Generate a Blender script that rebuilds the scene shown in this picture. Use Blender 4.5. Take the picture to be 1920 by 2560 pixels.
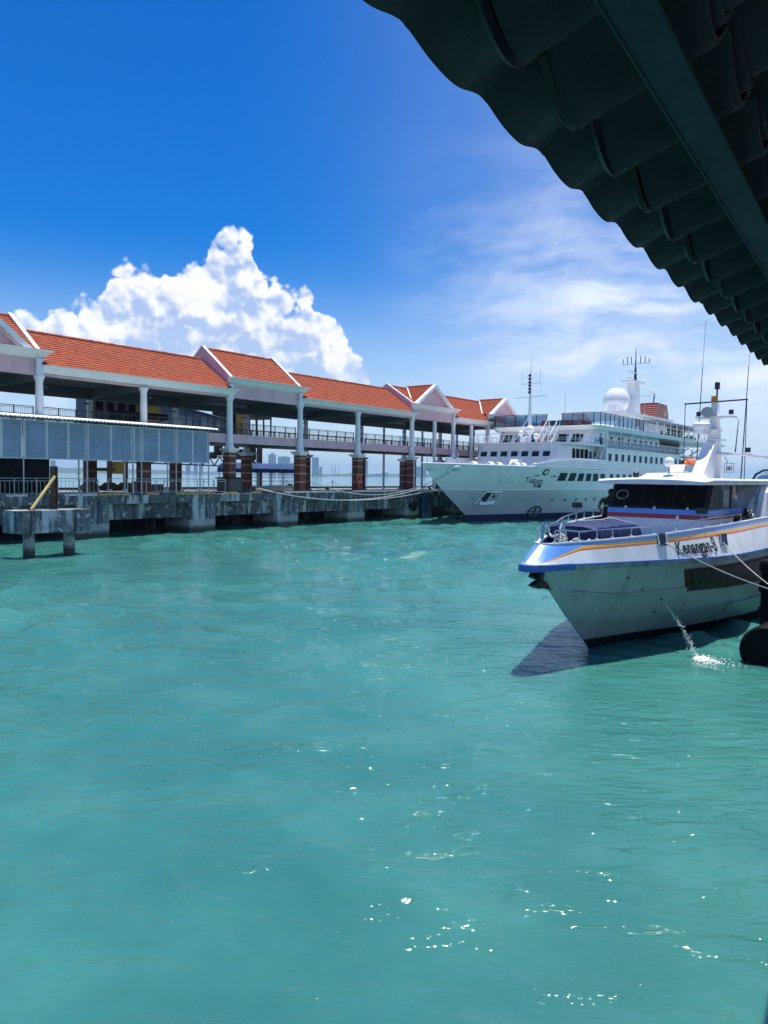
import bpy, bmesh, math, random
import numpy as np
from mathutils import Matrix, Vector

random.seed(7)
scene = bpy.context.scene
COL = scene.collection
for _o in list(bpy.data.objects):
    bpy.data.objects.remove(_o)

# ------------------------------------------------------------------ camera
FPX, CAM_H = 1923.0, 4.7                      # focal length in photo pixels (1920x2560), eye height over the water
ROLL = math.atan((1209 - 1180) / (2440 - 130))
PITCH = math.atan((1280 - (1180 + 830 * math.tan(ROLL))) * math.cos(ROLL) / FPX)
cF = Vector((0, math.cos(PITCH), -math.sin(PITCH)))
cU0 = Vector((0, math.sin(PITCH), math.cos(PITCH)))
cR = Vector((1, 0, 0)) * math.cos(ROLL) + cU0 * math.sin(ROLL)
cU = cU0 * math.cos(ROLL) - Vector((1, 0, 0)) * math.sin(ROLL)
CAM = Vector((0, 0, CAM_H))
cam_data = bpy.data.cameras.new('camera')
cam_data.sensor_fit = 'VERTICAL'
cam_data.sensor_height = 34.62
cam_data.lens = FPX / 2560 * 34.62
cam_data.clip_start, cam_data.clip_end = 0.05, 60000
cam = bpy.data.objects.new('camera', cam_data)
COL.objects.link(cam)
_m = Matrix((cR, cU, -cF)).transposed().to_4x4()
_m.translation = CAM
cam.matrix_world = _m
scene.camera = cam

# ------------------------------------------------------------------ light
SUN_EL = math.radians(82)
SUN_AZ = math.radians(36)                     # azimuth from +Y towards +X: high, from the right
sun_dir = Vector((math.sin(SUN_AZ) * math.cos(SUN_EL), math.cos(SUN_AZ) * math.cos(SUN_EL), math.sin(SUN_EL)))
sl = bpy.data.lights.new('sun', 'SUN')
sl.energy, sl.angle, sl.color = 4.6, math.radians(0.53), (1.0, 0.965, 0.91)
sun = bpy.data.objects.new('sun', sl)
COL.objects.link(sun)
sun.rotation_euler = sun_dir.to_track_quat('Z', 'Y').to_euler()
sun.location = (40, -20, 80)

vs = scene.view_settings
vs.view_transform, vs.look, vs.exposure, vs.gamma = 'Standard', 'None', 0.38, 1.0
vs.use_curve_mapping = False

# ------------------------------------------------------------------ node helper
class NT:
    def __init__(s, tree):
        s.t = tree
    def n(s, kind, **kw):
        nd = s.t.nodes.new('ShaderNode' + kind)
        for k, v in kw.items():
            setattr(nd, k, v)
        return nd
    def put(s, nd, key, v):
        if v is None:
            return
        i = nd.inputs[key]
        if hasattr(v, 'bl_idname') and hasattr(v, 'outputs'):
            v = v.outputs[0]
        if hasattr(v, 'is_output') or hasattr(v, 'links'):
            s.t.links.new(v, i)
        else:
            if i.type == 'RGBA' and len(v) == 3:
                v = (*v, 1)
            i.default_value = v
    def math(s, op, a, b=None, c=None, clamp=False):
        nd = s.n('Math', operation=op, use_clamp=clamp)
        s.put(nd, 0, a); s.put(nd, 1, b); s.put(nd, 2, c)
        return nd.outputs[0]
    def vmath(s, op, a, b=None):
        nd = s.n('VectorMath', operation=op)
        s.put(nd, 0, a); s.put(nd, 1, b)
        return nd.outputs[0]
    def ramp(s, fac, lo, hi, a=0.0, b=1.0, smooth=True):
        nd = s.n('MapRange', interpolation_type='SMOOTHSTEP' if smooth else 'LINEAR')
        for k, v in zip(('Value', 'From Min', 'From Max', 'To Min', 'To Max'), (fac, lo, hi, a, b)):
            s.put(nd, k, v)
        return nd.outputs[0]
    def noise(s, vec, scale, detail=3.0, rough=0.55, dist=0.0, dim='3D'):
        nd = s.n('TexNoise', noise_dimensions=dim)
        s.put(nd, 'Vector', vec); s.put(nd, 'Scale', scale); s.put(nd, 'Detail', detail)
        s.put(nd, 'Roughness', rough); s.put(nd, 'Distortion', dist)
        return nd.outputs[0]
    def mix(s, f, a, b, blend='MIX'):
        nd = s.n('Mix', data_type='RGBA', blend_type=blend)
        s.put(nd, 0, f); s.put(nd, 6, a); s.put(nd, 7, b)
        return nd.outputs[2]
    def scalev(s, vec, v):
        nd = s.n('Mapping')
        s.put(nd, 'Vector', vec); nd.inputs['Scale'].default_value = v
        return nd.outputs[0]
    def comb(s, x, y, z):
        nd = s.n('CombineXYZ')
        s.put(nd, 0, x); s.put(nd, 1, y); s.put(nd, 2, z)
        return nd.outputs[0]

# ------------------------------------------------------------------ world: daylight sky with cumulus and thin cirrus
world = bpy.data.worlds.new('World')
scene.world = world
world.use_nodes = True
W = NT(world.node_tree)
for nd in list(world.node_tree.nodes):
    world.node_tree.nodes.remove(nd)
sky = W.n('TexSky', sky_type='NISHITA', sun_disc=False)
sky.sun_elevation = SUN_EL
sky.sun_rotation = SUN_AZ
sky.air_density, sky.dust_density, sky.ozone_density = 1.0, 0.6, 3.0
hs = W.n('HueSaturation')
hs.inputs['Saturation'].default_value = 1.66
hs.inputs['Value'].default_value = 0.88
hs.inputs['Hue'].default_value = 0.514
W.put(hs, 'Color', sky)
skyc = W.n('Gamma'); W.put(skyc, 'Color', hs); skyc.inputs['Gamma'].default_value = 1.0
skyc = skyc.outputs[0]
tc = W.n('TexCoord')
sep = W.n('SeparateXYZ'); W.put(sep, 0, tc.outputs['Generated'])
AZ = W.math('ARCTAN2', sep.outputs[0], sep.outputs[1])
EL = W.math('ARCSINE', sep.outputs[2])
P2 = W.comb(AZ, EL, 0.0)
# cumulus: an outline of heights over azimuth, broken up by billowing noise
def px_az(x): return math.atan((x - 960) / FPX)
def px_el(x, y): return math.atan((1180 + (x - 130) * math.tan(ROLL) - y) / FPX * math.cos(px_az(x)))
outline = [(-120, 800), (-40, 770), (30, 768), (74, 752), (108, 783), (122, 765), (187, 742), (238, 730), (278, 678), (317, 655), (397, 628), (440, 632), (482, 648),
           (516, 648), (530, 604), (556, 572), (585, 562), (612, 572), (630, 600), (640, 650), (656, 678), (680, 686), (703, 716), (742, 722), (760, 702), (788, 716), (812, 770), (850, 800), (880, 840), (905, 900), (960, 1020), (1100, 1070)]
AZ0, AZ1, EL1 = px_az(-120), px_az(1100), 0.36
wob = W.noise(P2, 24.0, 4.0, 0.6)
wob2 = W.noise(W.vmath('ADD', P2, (3.3, 1.7, 0)), 30.0, 4.0, 0.6)
azw = W.math('ADD', AZ, W.math('MULTIPLY', W.math('SUBTRACT', wob, 0.5), 0.026))
fc = W.n('FloatCurve')
cm = fc.mapping
cv = cm.curves[0]
while len(cv.points) > 2:
    cv.points.remove(cv.points[1])
pts = [((px_az(x) - AZ0) / (AZ1 - AZ0), px_el(x, y) / EL1) for x, y in outline]
cv.points[0].location = pts[0]
cv.points[1].location = pts[-1]
for p in pts[1:-1]:
    cv.points.new(*p)
for p in cv.points:
    p.handle_type = 'AUTO'
cm.update()
W.put(fc, 'Value', W.ramp(azw, AZ0, AZ1, 0, 1, smooth=False))
top = W.math('MULTIPLY', fc.outputs[0], EL1)
# elsewhere round the horizon similar heaps from plain noise
other = W.math('MULTIPLY', W.ramp(W.noise(W.comb(AZ, 0.0, 4.2), 2.6, 4.0, 0.6), 0.44, 0.75), 0.24)
inwin = W.math('MULTIPLY', W.ramp(AZ, AZ0 - 0.05, AZ0 + 0.01), W.ramp(AZ, 0.9, 0.75))
tn = W.n('Mix', data_type='FLOAT')
W.put(tn, 0, inwin); W.put(tn, 2, other); W.put(tn, 3, top)
top = tn.outputs[0]
hgt = W.math('SUBTRACT', top, EL)                                   # depth below the outline
def billow(off):
    v = W.vmath('ADD', P2, off) if off else P2
    v = W.vmath('ADD', v, W.comb(W.math('MULTIPLY', W.math('SUBTRACT', wob, 0.5), 0.02), W.math('MULTIPLY', W.math('SUBTRACT', wob2, 0.5), 0.02), 0.0))
    acc = None
    for sc, am in ((20.0, 0.50), (44.0, 0.28), (95.0, 0.13), (190.0, 0.03)):
        vo = W.n('TexVoronoi', voronoi_dimensions='2D', feature='SMOOTH_F1')
        W.put(vo, 'Vector', v); vo.inputs['Scale'].default_value = sc; vo.inputs['Smoothness'].default_value = 0.25
        d = W.math('MULTIPLY', W.math('SUBTRACT', 1.0, W.math('MULTIPLY', vo.outputs['Distance'], vo.outputs['Distance'])), am)
        acc = d if acc is None else W.math('ADD', acc, d)
    return acc
bil = billow(None)
bil_s = billow((0.0015, 0.0060, 0))
big = W.noise(P2, 17.0, 3.0, 0.5)
big_s = W.noise(W.vmath('ADD', P2, (0.007, 0.014, 0)), 17.0, 3.0, 0.5)
edge = W.math('ADD', hgt, W.math('MULTIPLY', W.math('SUBTRACT', bil, 0.865), 0.095))
dens = W.ramp(edge, 0.000, 0.010)
base = W.math('ADD', EL, W.math('MULTIPLY', W.math('SUBTRACT', big, 0.5), 0.14))
dens = W.math('MULTIPLY', dens, W.ramp(base, 0.055, 0.17, 0.0, 1.0))
lit = W.math('ADD', W.math('MULTIPLY', W.math('SUBTRACT', bil, bil_s), 3.0), W.math('MULTIPLY', W.math('SUBTRACT', big, big_s), 6.5))
lit = W.math('ADD', lit, W.math('ADD', 0.22, W.ramp(edge, 0.0, 0.10, 0.66, 0.0)))
lit = W.math('MULTIPLY', lit, 1.0, clamp=True)
cloud = W.mix(lit, (3.5, 4.2, 5.8), (6.5, 6.55, 6.65))
cloud_a = W.math('MULTIPLY', dens, W.ramp(lit, 0.0, 0.8, 0.72, 1.0))
# cirrus: thin streaked veil to the right
cw = W.noise(P2, 5.0, 3.0, 0.5)
rot = W.n('Mapping'); W.put(rot, 'Vector', P2)
rot.inputs['Rotation'].default_value = (0, 0, math.radians(-17))
rot.inputs['Scale'].default_value = (3.2, 13.0, 1)
cv3 = W.vmath('ADD', rot.outputs[0], W.comb(0.0, W.math('MULTIPLY', cw, 1.3), 0.0))
cir = W.noise(cv3, 1.0, 7.0, 0.60)
veil = W.noise(P2, 7.0, 4.0, 0.55)
mask = W.math('MULTIPLY', W.ramp(W.math('ADD', AZ, W.math('MULTIPLY', EL, -0.15)), -0.10, 0.26), W.ramp(EL, 0.50, 0.14))
cir = W.math('MULTIPLY', W.ramp(cir, 0.42, 0.68), mask)
cir = W.math('ADD', cir, W.math('ADD', W.math('MULTIPLY', W.math('MULTIPLY', W.ramp(veil, 0.30, 0.72), mask), 0.32), W.math('MULTIPLY', W.math('MULTIPLY', W.ramp(AZ, -0.22, 0.45), W.ramp(W.noise(P2, 2.3, 3.0, 0.5), 0.15, 0.75, 0.35, 1.0)), 0.30)))
cir = W.math('MULTIPLY', cir, 0.76, clamp=True)
hz = W.ramp(EL, 0.30, 0.0, 0.0, 0.62)
c1 = W.mix(hz, skyc, (4.2, 5.3, 7.0))
c1 = W.mix(cir, c1, (5.7, 6.2, 7.0))
c1 = W.mix(cloud_a, c1, cloud)
bg = W.n('Background')
W.put(bg, 'Color', c1)
bg.inputs['Strength'].default_value = 0.125
wo = W.n('OutputWorld')
world.node_tree.links.new(bg.outputs[0], wo.inputs[0])

# ------------------------------------------------------------------ materials
MATS = {}
def mat(name, col, rough=0.6, metal=0.0, var=0.18, scale=2.0, bump=0.0, bscale=30.0, spec=0.5, streak=0.0, scol=None, coat=0.0, alpha=None):
    """plain procedural paint / metal / stone: mottled colour, optional vertical run-down stains, fine bump"""
    if name in MATS:
        return MATS[name]
    m = bpy.data.materials.new(name)
    m.use_nodes = True
    t = NT(m.node_tree)
    b = m.node_tree.nodes['Principled BSDF']
    co = t.n('TexCoord').outputs['Object']
    f = t.noise(co, scale, 5.0, 0.6)
    lo = tuple(c * (1 - var) for c in col); hi = tuple(min(1, c * (1 + var)) for c in col)
    c = t.mix(t.ramp(f, 0.3, 0.7), lo, hi)
    if streak:
        sv = t.noise(t.scalev(co, (1.0, 1.0, 0.09)), 3.1, 5.0, 0.65)
        k = t.math('MULTIPLY', t.ramp(sv, 0.48, 0.72), streak)
        c = t.mix(k, c, scol or tuple(q * 0.35 for q in col))
    t.put(b, 'Base Color', c)
    r = t.ramp(t.noise(co, scale * 2.3, 4.0), 0.25, 0.75, max(0.02, rough * 0.8), min(1, rough * 1.2))
    t.put(b, 'Roughness', r)
    b.inputs['Metallic'].default_value = metal
    b.inputs['Specular IOR Level'].default_value = spec
    b.inputs['Coat Weight'].default_value = coat
    if bump:
        bp = t.n('Bump'); t.put(bp, 'Height', t.noise(co, bscale, 4.0)); bp.inputs['Strength'].default_value = bump
        bp.inputs['Distance'].default_value = 0.02
        t.put(b, 'Normal', bp.outputs[0])
    if alpha is not None:
        b.inputs['Alpha'].default_value = alpha
    MATS[name] = m
    return m

mat('white_paint', (0.84, 0.84, 0.84), 0.5, var=0.04, scale=1.2, streak=0.16, scol=(0.60, 0.60, 0.60))
mat('white_gloss', (0.80, 0.81, 0.82), 0.28, var=0.05, scale=0.9, streak=0.12, scol=(0.60, 0.58, 0.55))
mat('ferry_white', (0.79, 0.80, 0.81), 0.33, var=0.09, scale=1.6, streak=0.30, scol=(0.50, 0.46, 0.40))
mat('ship_lower', (0.55, 0.58, 0.61), 0.3, var=0.06, scale=0.5, streak=0.25, scol=(0.36, 0.44, 0.46))
mat('ship_upper', (0.74, 0.75, 0.77), 0.3, var=0.05, scale=0.5, streak=0.25, scol=(0.52, 0.58, 0.60))
mat('white_trim', (0.80, 0.80, 0.80), 0.5, var=0.05, scale=1.5)
mat('pink_stucco', (0.72, 0.47, 0.49), 0.85, var=0.08, scale=0.8, streak=0.3, scol=(0.42, 0.27, 0.29), bump=0.2, bscale=25)
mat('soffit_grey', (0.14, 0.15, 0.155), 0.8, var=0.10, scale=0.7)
mat('band_stone', (0.42, 0.27, 0.19), 0.8, var=0.1)
mat('black_metal', (0.020, 0.024, 0.030), 0.45, var=0.2)
mat('galvanised', (0.42, 0.45, 0.48), 0.4, metal=0.7, var=0.15)
mat('stainless', (0.66, 0.68, 0.70), 0.18, metal=1.0, var=0.08)
mat('rust_brown', (0.11, 0.055, 0.032), 0.85, var=0.45, scale=4, bump=0.4, bscale=40)
mat('brown_steel', (0.16, 0.085, 0.05), 0.6, var=0.25, scale=1.5)
mat('yellow_paint', (0.62, 0.38, 0.05), 0.5, var=0.15, streak=0.3, scol=(0.30, 0.17, 0.04))
mat('pole_yellow', (0.66, 0.49, 0.17), 0.55, var=0.12, streak=0.25, scol=(0.35, 0.22, 0.07))
mat('kerb_yellow', (0.55, 0.36, 0.09), 0.7, var=0.35, scale=5)
mat('kerb_black', (0.05, 0.05, 0.05), 0.8, var=0.4, scale=5)
mat('kerb_white', (0.60, 0.59, 0.55), 0.75, var=0.25, scale=5)
mat('louvre_blue', (0.45, 0.60, 0.69), 0.55, var=0.10, scale=0.7, streak=0.15, scol=(0.12, 0.2, 0.26))
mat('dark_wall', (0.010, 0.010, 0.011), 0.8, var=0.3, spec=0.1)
mat('black_stone', (0.030, 0.033, 0.037), 0.25, var=0.5, scale=3)
mat('awning_blue', (0.006, 0.048, 0.17), 0.75, var=0.18, scale=1.5)
mat('tarp_blue', (0.006, 0.016, 0.090), 0.6, var=0.25, scale=2.5, bump=0.4, bscale=6)
mat('navy_paint', (0.008, 0.026, 0.075), 0.4, var=0.2, spec=0.3)
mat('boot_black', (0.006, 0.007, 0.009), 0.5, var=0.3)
mat('fender_blue', (0.020, 0.065, 0.16), 0.6, var=0.5, scale=2.5, streak=0.5, scol=(0.10, 0.12, 0.14))
mat('rubber', (0.005, 0.005, 0.006), 0.7, var=0.3, scale=3, bump=0.2, spec=0.15)
mat('stripe_blue', (0.12, 0.31, 0.76), 0.3, var=0.08, coat=0.3)
mat('stripe_yellow', (0.84, 0.45, 0.06), 0.3, var=0.06, coat=0.3)
mat('stripe_orange', (0.66, 0.12, 0.022), 0.3, var=0.08, coat=0.3)
mat('stripe_red', (0.42, 0.008, 0.022), 0.3, var=0.08, coat=0.3)
mat('maroon', (0.045, 0.006, 0.010), 0.55, var=0.35)
mat('rail_blue', (0.035, 0.13, 0.42), 0.4, var=0.2, scale=4)
mat('rub_grey', (0.20, 0.24, 0.27), 0.55, var=0.45, scale=2.5)
mat('hull_pale', (0.32, 0.40, 0.40), 0.4, var=0.10, scale=0.8, streak=0.55, scol=(0.17, 0.21, 0.20))
mat('funnel_red', (0.42, 0.055, 0.03), 0.5, var=0.12)
mat('cream', (0.70, 0.60, 0.48), 0.5, var=0.06)
mat('orange_plastic', (0.75, 0.16, 0.035), 0.4, var=0.1)
mat('lamp_amber', (0.60, 0.22, 0.02), 0.3, var=0.1)
mat('rope_white', (0.42, 0.42, 0.40), 0.9, var=0.25, scale=20)
mat('letter_black', (0.008, 0.009, 0.012), 0.6, var=0.1)
mat('letter_navy', (0.018, 0.045, 0.075), 0.4, var=0.1)
mat('grey_deck', (0.24, 0.27, 0.31), 0.8, var=0.2, scale=2)
mat('cloth_dark', (0.016, 0.017, 0.024), 0.9, var=0.3, scale=8)
mat('skin', (0.14, 0.065, 0.04), 0.6, var=0.1)
mat('hair', (0.010, 0.009, 0.008), 0.7, var=0.2)
mat('reflective', (0.75, 0.73, 0.45), 0.4, var=0.1)
mat('foam', (0.86, 0.90, 0.90), 0.5, var=0.05)
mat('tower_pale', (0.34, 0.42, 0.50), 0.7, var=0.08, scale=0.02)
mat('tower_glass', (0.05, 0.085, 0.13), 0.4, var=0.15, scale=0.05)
mat('far_green', (0.045, 0.075, 0.045), 0.95, var=0.4, scale=0.02)
mat('teal_glass', (0.010, 0.042, 0.056), 0.4, var=0.4, scale=0.8, spec=0.06)
mat('dark_glass', (0.004, 0.005, 0.007), 0.12, var=0.3, scale=1.5, spec=0.18)
mat('pale_glass', (0.20, 0.30, 0.33), 0.10, var=0.25, scale=0.6, spec=0.8)
mat('blue_film', (0.10, 0.19, 0.30), 0.15, var=0.35, scale=4, bump=0.5, bscale=5)
mat('shelter_tile', (0.028, 0.033, 0.035), 0.62, var=0.12, scale=9, bump=0.12, bscale=90)
mat('shelter_steel', (0.010, 0.060, 0.060), 0.5, var=0.2, scale=6)
mat('plastic_grey', (0.30, 0.32, 0.34), 0.5, var=0.1)
mat('flag_blue', (0.02, 0.13, 0.35), 0.8)

def special(name):
    m = bpy.data.materials.new(name); m.use_nodes = True
    MATS[name] = m
    return m, NT(m.node_tree), m.node_tree.nodes['Principled BSDF']

# clay tiles: each tile its own tint, weathered darker here and there
m, t, b = special('clay_tile')
ri = t.n('NewGeometry').outputs['Random Per Island']
co = t.n('TexCoord').outputs['Object']
c = t.mix(ri, (0.27, 0.036, 0.003), (0.38, 0.074, 0.008))
c = t.mix(t.ramp(ri, 0.90, 0.99), c, (0.27, 0.035, 0.012))
c = t.mix(t.ramp(t.noise(co, 0.45, 5.0, 0.65), 0.48, 0.75, 0, 0.5), c, (0.27, 0.035, 0.012))
t.put(b, 'Base Color', c); b.inputs['Roughness'].default_value = 0.75

# brick of the column pedestals
m, t, b = special('brick')
co = t.n('TexCoord').outputs['Object']
br = t.n('TexBrick'); br.offset = 0.5
sp = t.n('SeparateXYZ'); t.put(sp, 0, co)
t.put(br, 'Vector', t.comb(t.math('ADD', sp.outputs[0], sp.outputs[1]), sp.outputs[2], 0.0))
br.inputs['Scale'].default_value = 1.0; br.inputs['Brick Width'].default_value = 0.22; br.inputs['Row Height'].default_value = 0.075
br.inputs['Mortar Size'].default_value = 0.006
t.put(br, 'Color1', (0.20, 0.055, 0.034)); t.put(br, 'Color2', (0.155, 0.042, 0.028)); t.put(br, 'Mortar', (0.16, 0.09, 0.07))
t.put(b, 'Base Color', br.outputs[0]); b.inputs['Roughness'].default_value = 0.85

# marine concrete: run-down stains, pale salts, dark tide zone with barnacles
def concrete(name, lightness, tide):
    m, t, b = special(name)
    co = t.n('TexCoord').outputs['Object']
    s1 = t.noise(t.scalev(co, (1, 1, 0.10)), 2.6, 6.0, 0.7)
    s2 = t.noise(t.scalev(co, (1, 1, 0.16)), 1.1, 5.0, 0.65)
    n1 = t.noise(co, 3.2, 7.0, 0.7)
    L = lightness
    c = t.mix(t.ramp(n1, 0.3, 0.7), (0.15 * L, 0.18 * L, 0.20 * L), (0.30 * L, 0.34 * L, 0.37 * L))
    c = t.mix(t.ramp(s1, 0.47, 0.63, 0, 0.88), c, (0.022, 0.030, 0.036))
    c = t.mix(t.ramp(s2, 0.52, 0.63, 0, 0.9), c, (0.52, 0.54, 0.55))
    c = t.mix(t.ramp(t.noise(co, 1.6, 6.0, 0.7), 0.55, 0.68, 0, 0.75), c, (0.035, 0.042, 0.048))
    pw = t.noise(co, 2.4, 7.0, 0.72)
    c = t.mix(t.ramp(pw, 0.56, 0.62, 0, 0.85), c, (0.55, 0.57, 0.58))
    if tide:
        sp = t.n('SeparateXYZ'); t.put(sp, 0, co)
        zz = t.math('ADD', sp.outputs[2], t.math('MULTIPLY', n1, 0.5))
        c = t.mix(t.ramp(zz, 1.32, 1.24, 0, 0.75), c, (0.34, 0.35, 0.34))
        c = t.mix(t.ramp(zz, 0.90, 0.55, 0, 0.93), c, (0.035, 0.036, 0.032))
    t.put(b, 'Base Color', c); b.inputs['Roughness'].default_value = 0.9
    bp = t.n('Bump'); t.put(bp, 'Height', t.noise(co, 9.0, 6.0, 0.7)); bp.inputs['Strength'].default_value = 0.6; bp.inputs['Distance'].default_value = 0.05
    t.put(b, 'Normal', bp.outputs[0])
concrete('concrete', 0.44, False)
concrete('concrete_tide', 0.66, True)
concrete('concrete_pale', 0.62, False)

# clear glass screens on the ship and terminal
def glass(name, tint, mixf):
    m, t, b = special(name)
    out = m.node_tree.nodes['Material Output']
    tr = t.n('BsdfTransparent'); t.put(tr, 'Color', tint)
    gl = t.n('BsdfGlossy'); gl.inputs['Roughness'].default_value = 0.04
    t.put(gl, 'Color', (0.9, 0.95, 1.0))
    mx = t.n('MixShader'); mx.inputs[0].default_value = mixf
    m.node_tree.links.new(tr.outputs[0], mx.inputs[1]); m.node_tree.links.new(gl.outputs[0], mx.inputs[2])
    m.node_tree.links.new(mx.outputs[0], out.inputs[0])
glass('screen_glass', (0.40, 0.58, 0.70), 0.16)
glass('smoked_glass', (0.16, 0.20, 0.25), 0.12)

# sea: murky turquoise body, mirror-like rippled surface
m, t, b = special('sea_water')
geo = t.n('NewGeometry').outputs['Position']
f1 = t.noise(geo, 0.045, 4.0, 0.55)
f2 = t.noise(geo, 0.35, 4.0, 0.55)
c = t.mix(t.ramp(f1, 0.35, 0.65), (0.030, 0.152, 0.140), (0.046, 0.204, 0.174))
c = t.mix(t.ramp(f2, 0.4, 0.7, 0, 0.35), c, (0.075, 0.265, 0.225))
t.put(b, 'Base Color', c)
b.inputs['Roughness'].default_value = 0.05
b.inputs['Subsurface Weight'].default_value = 0.35
b.inputs['Subsurface Radius'].default_value = (0.5, 1.3, 1.3)
b.inputs['Subsurface Scale'].default_value = 0.8
b.inputs['IOR'].default_value = 1.42
mp = t.n('Mapping'); t.put(mp, 'Vector', geo); mp.inputs['Rotation'].default_value = (0, 0, math.radians(-8)); mp.inputs['Scale'].default_value = (0.42, 1.0, 1.0)
r1 = t.noise(mp.outputs[0], 3.2, 3.0, 0.55, 0.25)
r2 = t.noise(mp.outputs[0], 11.0, 3.0, 0.5, 0.3)
r0 = t.noise(mp.outputs[0], 0.9, 4.0, 0.55, 0.8)
pm = t.ramp(t.noise(geo, 0.075, 3.0, 0.5), 0.36, 0.64, 0.40, 1.25)
wr = t.ramp(t.noise(mp.outputs[0], 1.5, 5.0, 0.60, 0.35), 0.49, 0.64)
hh = t.math('ADD', t.math('MULTIPLY', r1, 0.090), t.math('MULTIPLY', r2, 0.016))
hh = t.math('ADD', hh, t.math('MULTIPLY', r0, 0.05))
hh = t.math('MULTIPLY', t.math('ADD', hh, t.math('MULTIPLY', wr, 0.036)), pm)
bp = t.n('Bump'); t.put(bp, 'Height', hh); bp.inputs['Strength'].default_value = 0.85; bp.inputs['Distance'].default_value = 1.0
t.put(b, 'Normal', bp.outputs[0])

# ------------------------------------------------------------------ mesh builder
class MB:
    def __init__(s):
        s.v, s.f = [], []
    def add(s, vs, fs):
        o = len(s.v)
        s.v += [tuple(p) for p in vs]
        s.f += [tuple(i + o for i in f) for f in fs]
        return s
    def box(s, x0, x1, y0, y1, z0, z1):
        vs = [(x, y, z) for z in (z0, z1) for y in (y0, y1) for x in (x0, x1)]
        return s.add(vs, [(0, 2, 3, 1), (4, 5, 7, 6), (0, 1, 5, 4), (2, 6, 7, 3), (0, 4, 6, 2), (1, 3, 7, 5)])
    def frustum(s, cx, cy, z0, z1, w0, w1, d0=None, d1=None):
        d0 = d0 or w0; d1 = d1 or w1
        vs = [(cx + i * w / 2, cy + j * d / 2, z) for z, w, d in ((z0, w0, d0), (z1, w1, d1)) for j in (-1, 1) for i in (-1, 1)]
        return s.add(vs, [(0, 2, 3, 1), (4, 5, 7, 6), (0, 1, 5, 4), (2, 6, 7, 3), (0, 4, 6, 2), (1, 3, 7, 5)])
    def bar(s, p, q, w, h=None, up=(0, 0, 1)):
        p, q = Vector(p), Vector(q); h = h or w
        d = (q - p).normalized(); up = Vector(up)
        if abs(d.dot(up)) > 0.95:
            up = Vector((1, 0, 0))
        a = d.cross(up).normalized() * w / 2; b_ = a.cross(d).normalized() * h / 2
        vs = [e + i * a + j * b_ for e in (p, q) for j in (-1, 1) for i in (-1, 1)]
        return s.add(vs, [(0, 2, 3, 1), (4, 5, 7, 6), (0, 1, 5, 4), (2, 6, 7, 3), (0, 4, 6, 2), (1, 3, 7, 5)])
    def tube(s, pts, r, n=8, r1=None, cap=True):
        pts = [Vector(p) for p in pts]; k = len(pts); rings = []
        d0 = (pts[1] - pts[0]).normalized()
        a = d0.orthogonal().normalized()
        for i, p in enumerate(pts):
            d = (pts[min(i + 1, k - 1)] - pts[max(i - 1, 0)]).normalized()
            a = (a - d * a.dot(d)).normalized(); b_ = d.cross(a)
            rr = r if r1 is None else r + (r1 - r) * i / (k - 1)
            rings.append([p + (a * math.cos(2 * math.pi * j / n) + b_ * math.sin(2 * math.pi * j / n)) * rr for j in range(n)])
        return s.loft(rings, True, cap)
    def loft(s, rings, closed=True, cap=False):
        n = len(rings[0]); vs = [p for r in rings for p in r]; fs = []
        for i in range(len(rings) - 1):
            for j in range(n if closed else n - 1):
                a, b_ = i * n + j, i * n + (j + 1) % n
                fs.append((a, b_, b_ + n, a + n))
        if cap:
            fs.append(tuple(range(n - 1, -1, -1))); fs.append(tuple(range((len(rings) - 1) * n, len(rings) * n)))
        return s.add(vs, fs)
    def lathe(s, prof, n=16, c=(0, 0, 0)):
        rings = [[(c[0] + r * math.cos(2 * math.pi * j / n), c[1] + r * math.sin(2 * math.pi * j / n), c[2] + z) for j in range(n)] for r, z in prof]
        return s.loft(rings, True, True)
    def extr(s, poly, vec):
        n = len(poly); vec = Vector(vec)
        vs = [Vector(p) for p in poly] + [Vector(p) + vec for p in poly]
        return s.add(vs, [tuple(range(n - 1, -1, -1)), tuple(range(n, 2 * n))] + [(i, (i + 1) % n, (i + 1) % n + n, i + n) for i in range(n)])
    def ball(s, c, r, n=12, sz=1.0, z0=-1.0):
        prof = []
        k = max(4, n // 2)
        for i in range(k + 1):
            a = -math.pi / 2 + math.pi * i / k
            prof.append((max(1e-4, r * math.cos(a)), r * sz * max(math.sin(a), z0)))
        return s.lathe(prof, n, c)
    def xform(s, mtx, start=0):
        s.v[start:] = [tuple(mtx @ Vector(p)) for p in s.v[start:]]
        return s
    def build(s, name, material, parent=None, smooth=False, kind=None, label=None, fix=True):
        me = bpy.data.meshes.new(name)
        me.from_pydata(s.v, [], s.f)
        if fix and len(s.f) < 60000:
            bm = bmesh.new(); bm.from_mesh(me)
            bmesh.ops.recalc_face_normals(bm, faces=bm.faces)
            bm.to_mesh(me); bm.free()
        me.materials.append(MATS[material] if isinstance(material, str) else material)
        if smooth:
            me.polygons.foreach_set('use_smooth', [True] * len(me.polygons))
            try:
                me.set_sharp_from_angle(angle=math.radians(smooth if smooth is not True else 40))
            except Exception:
                pass
        o = bpy.data.objects.new(name, me)
        COL.objects.link(o)
        if parent is not None:
            o.parent = parent
        if kind:
            o['kind'] = kind
        if label:
            o['label'] = label
        return o

def tag(o, label, cat, group=None, kind=None):
    if label: o['label'] = label
    if cat: o['category'] = cat
    if group: o['group'] = group
    if kind: o['kind'] = kind
    return o

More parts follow.
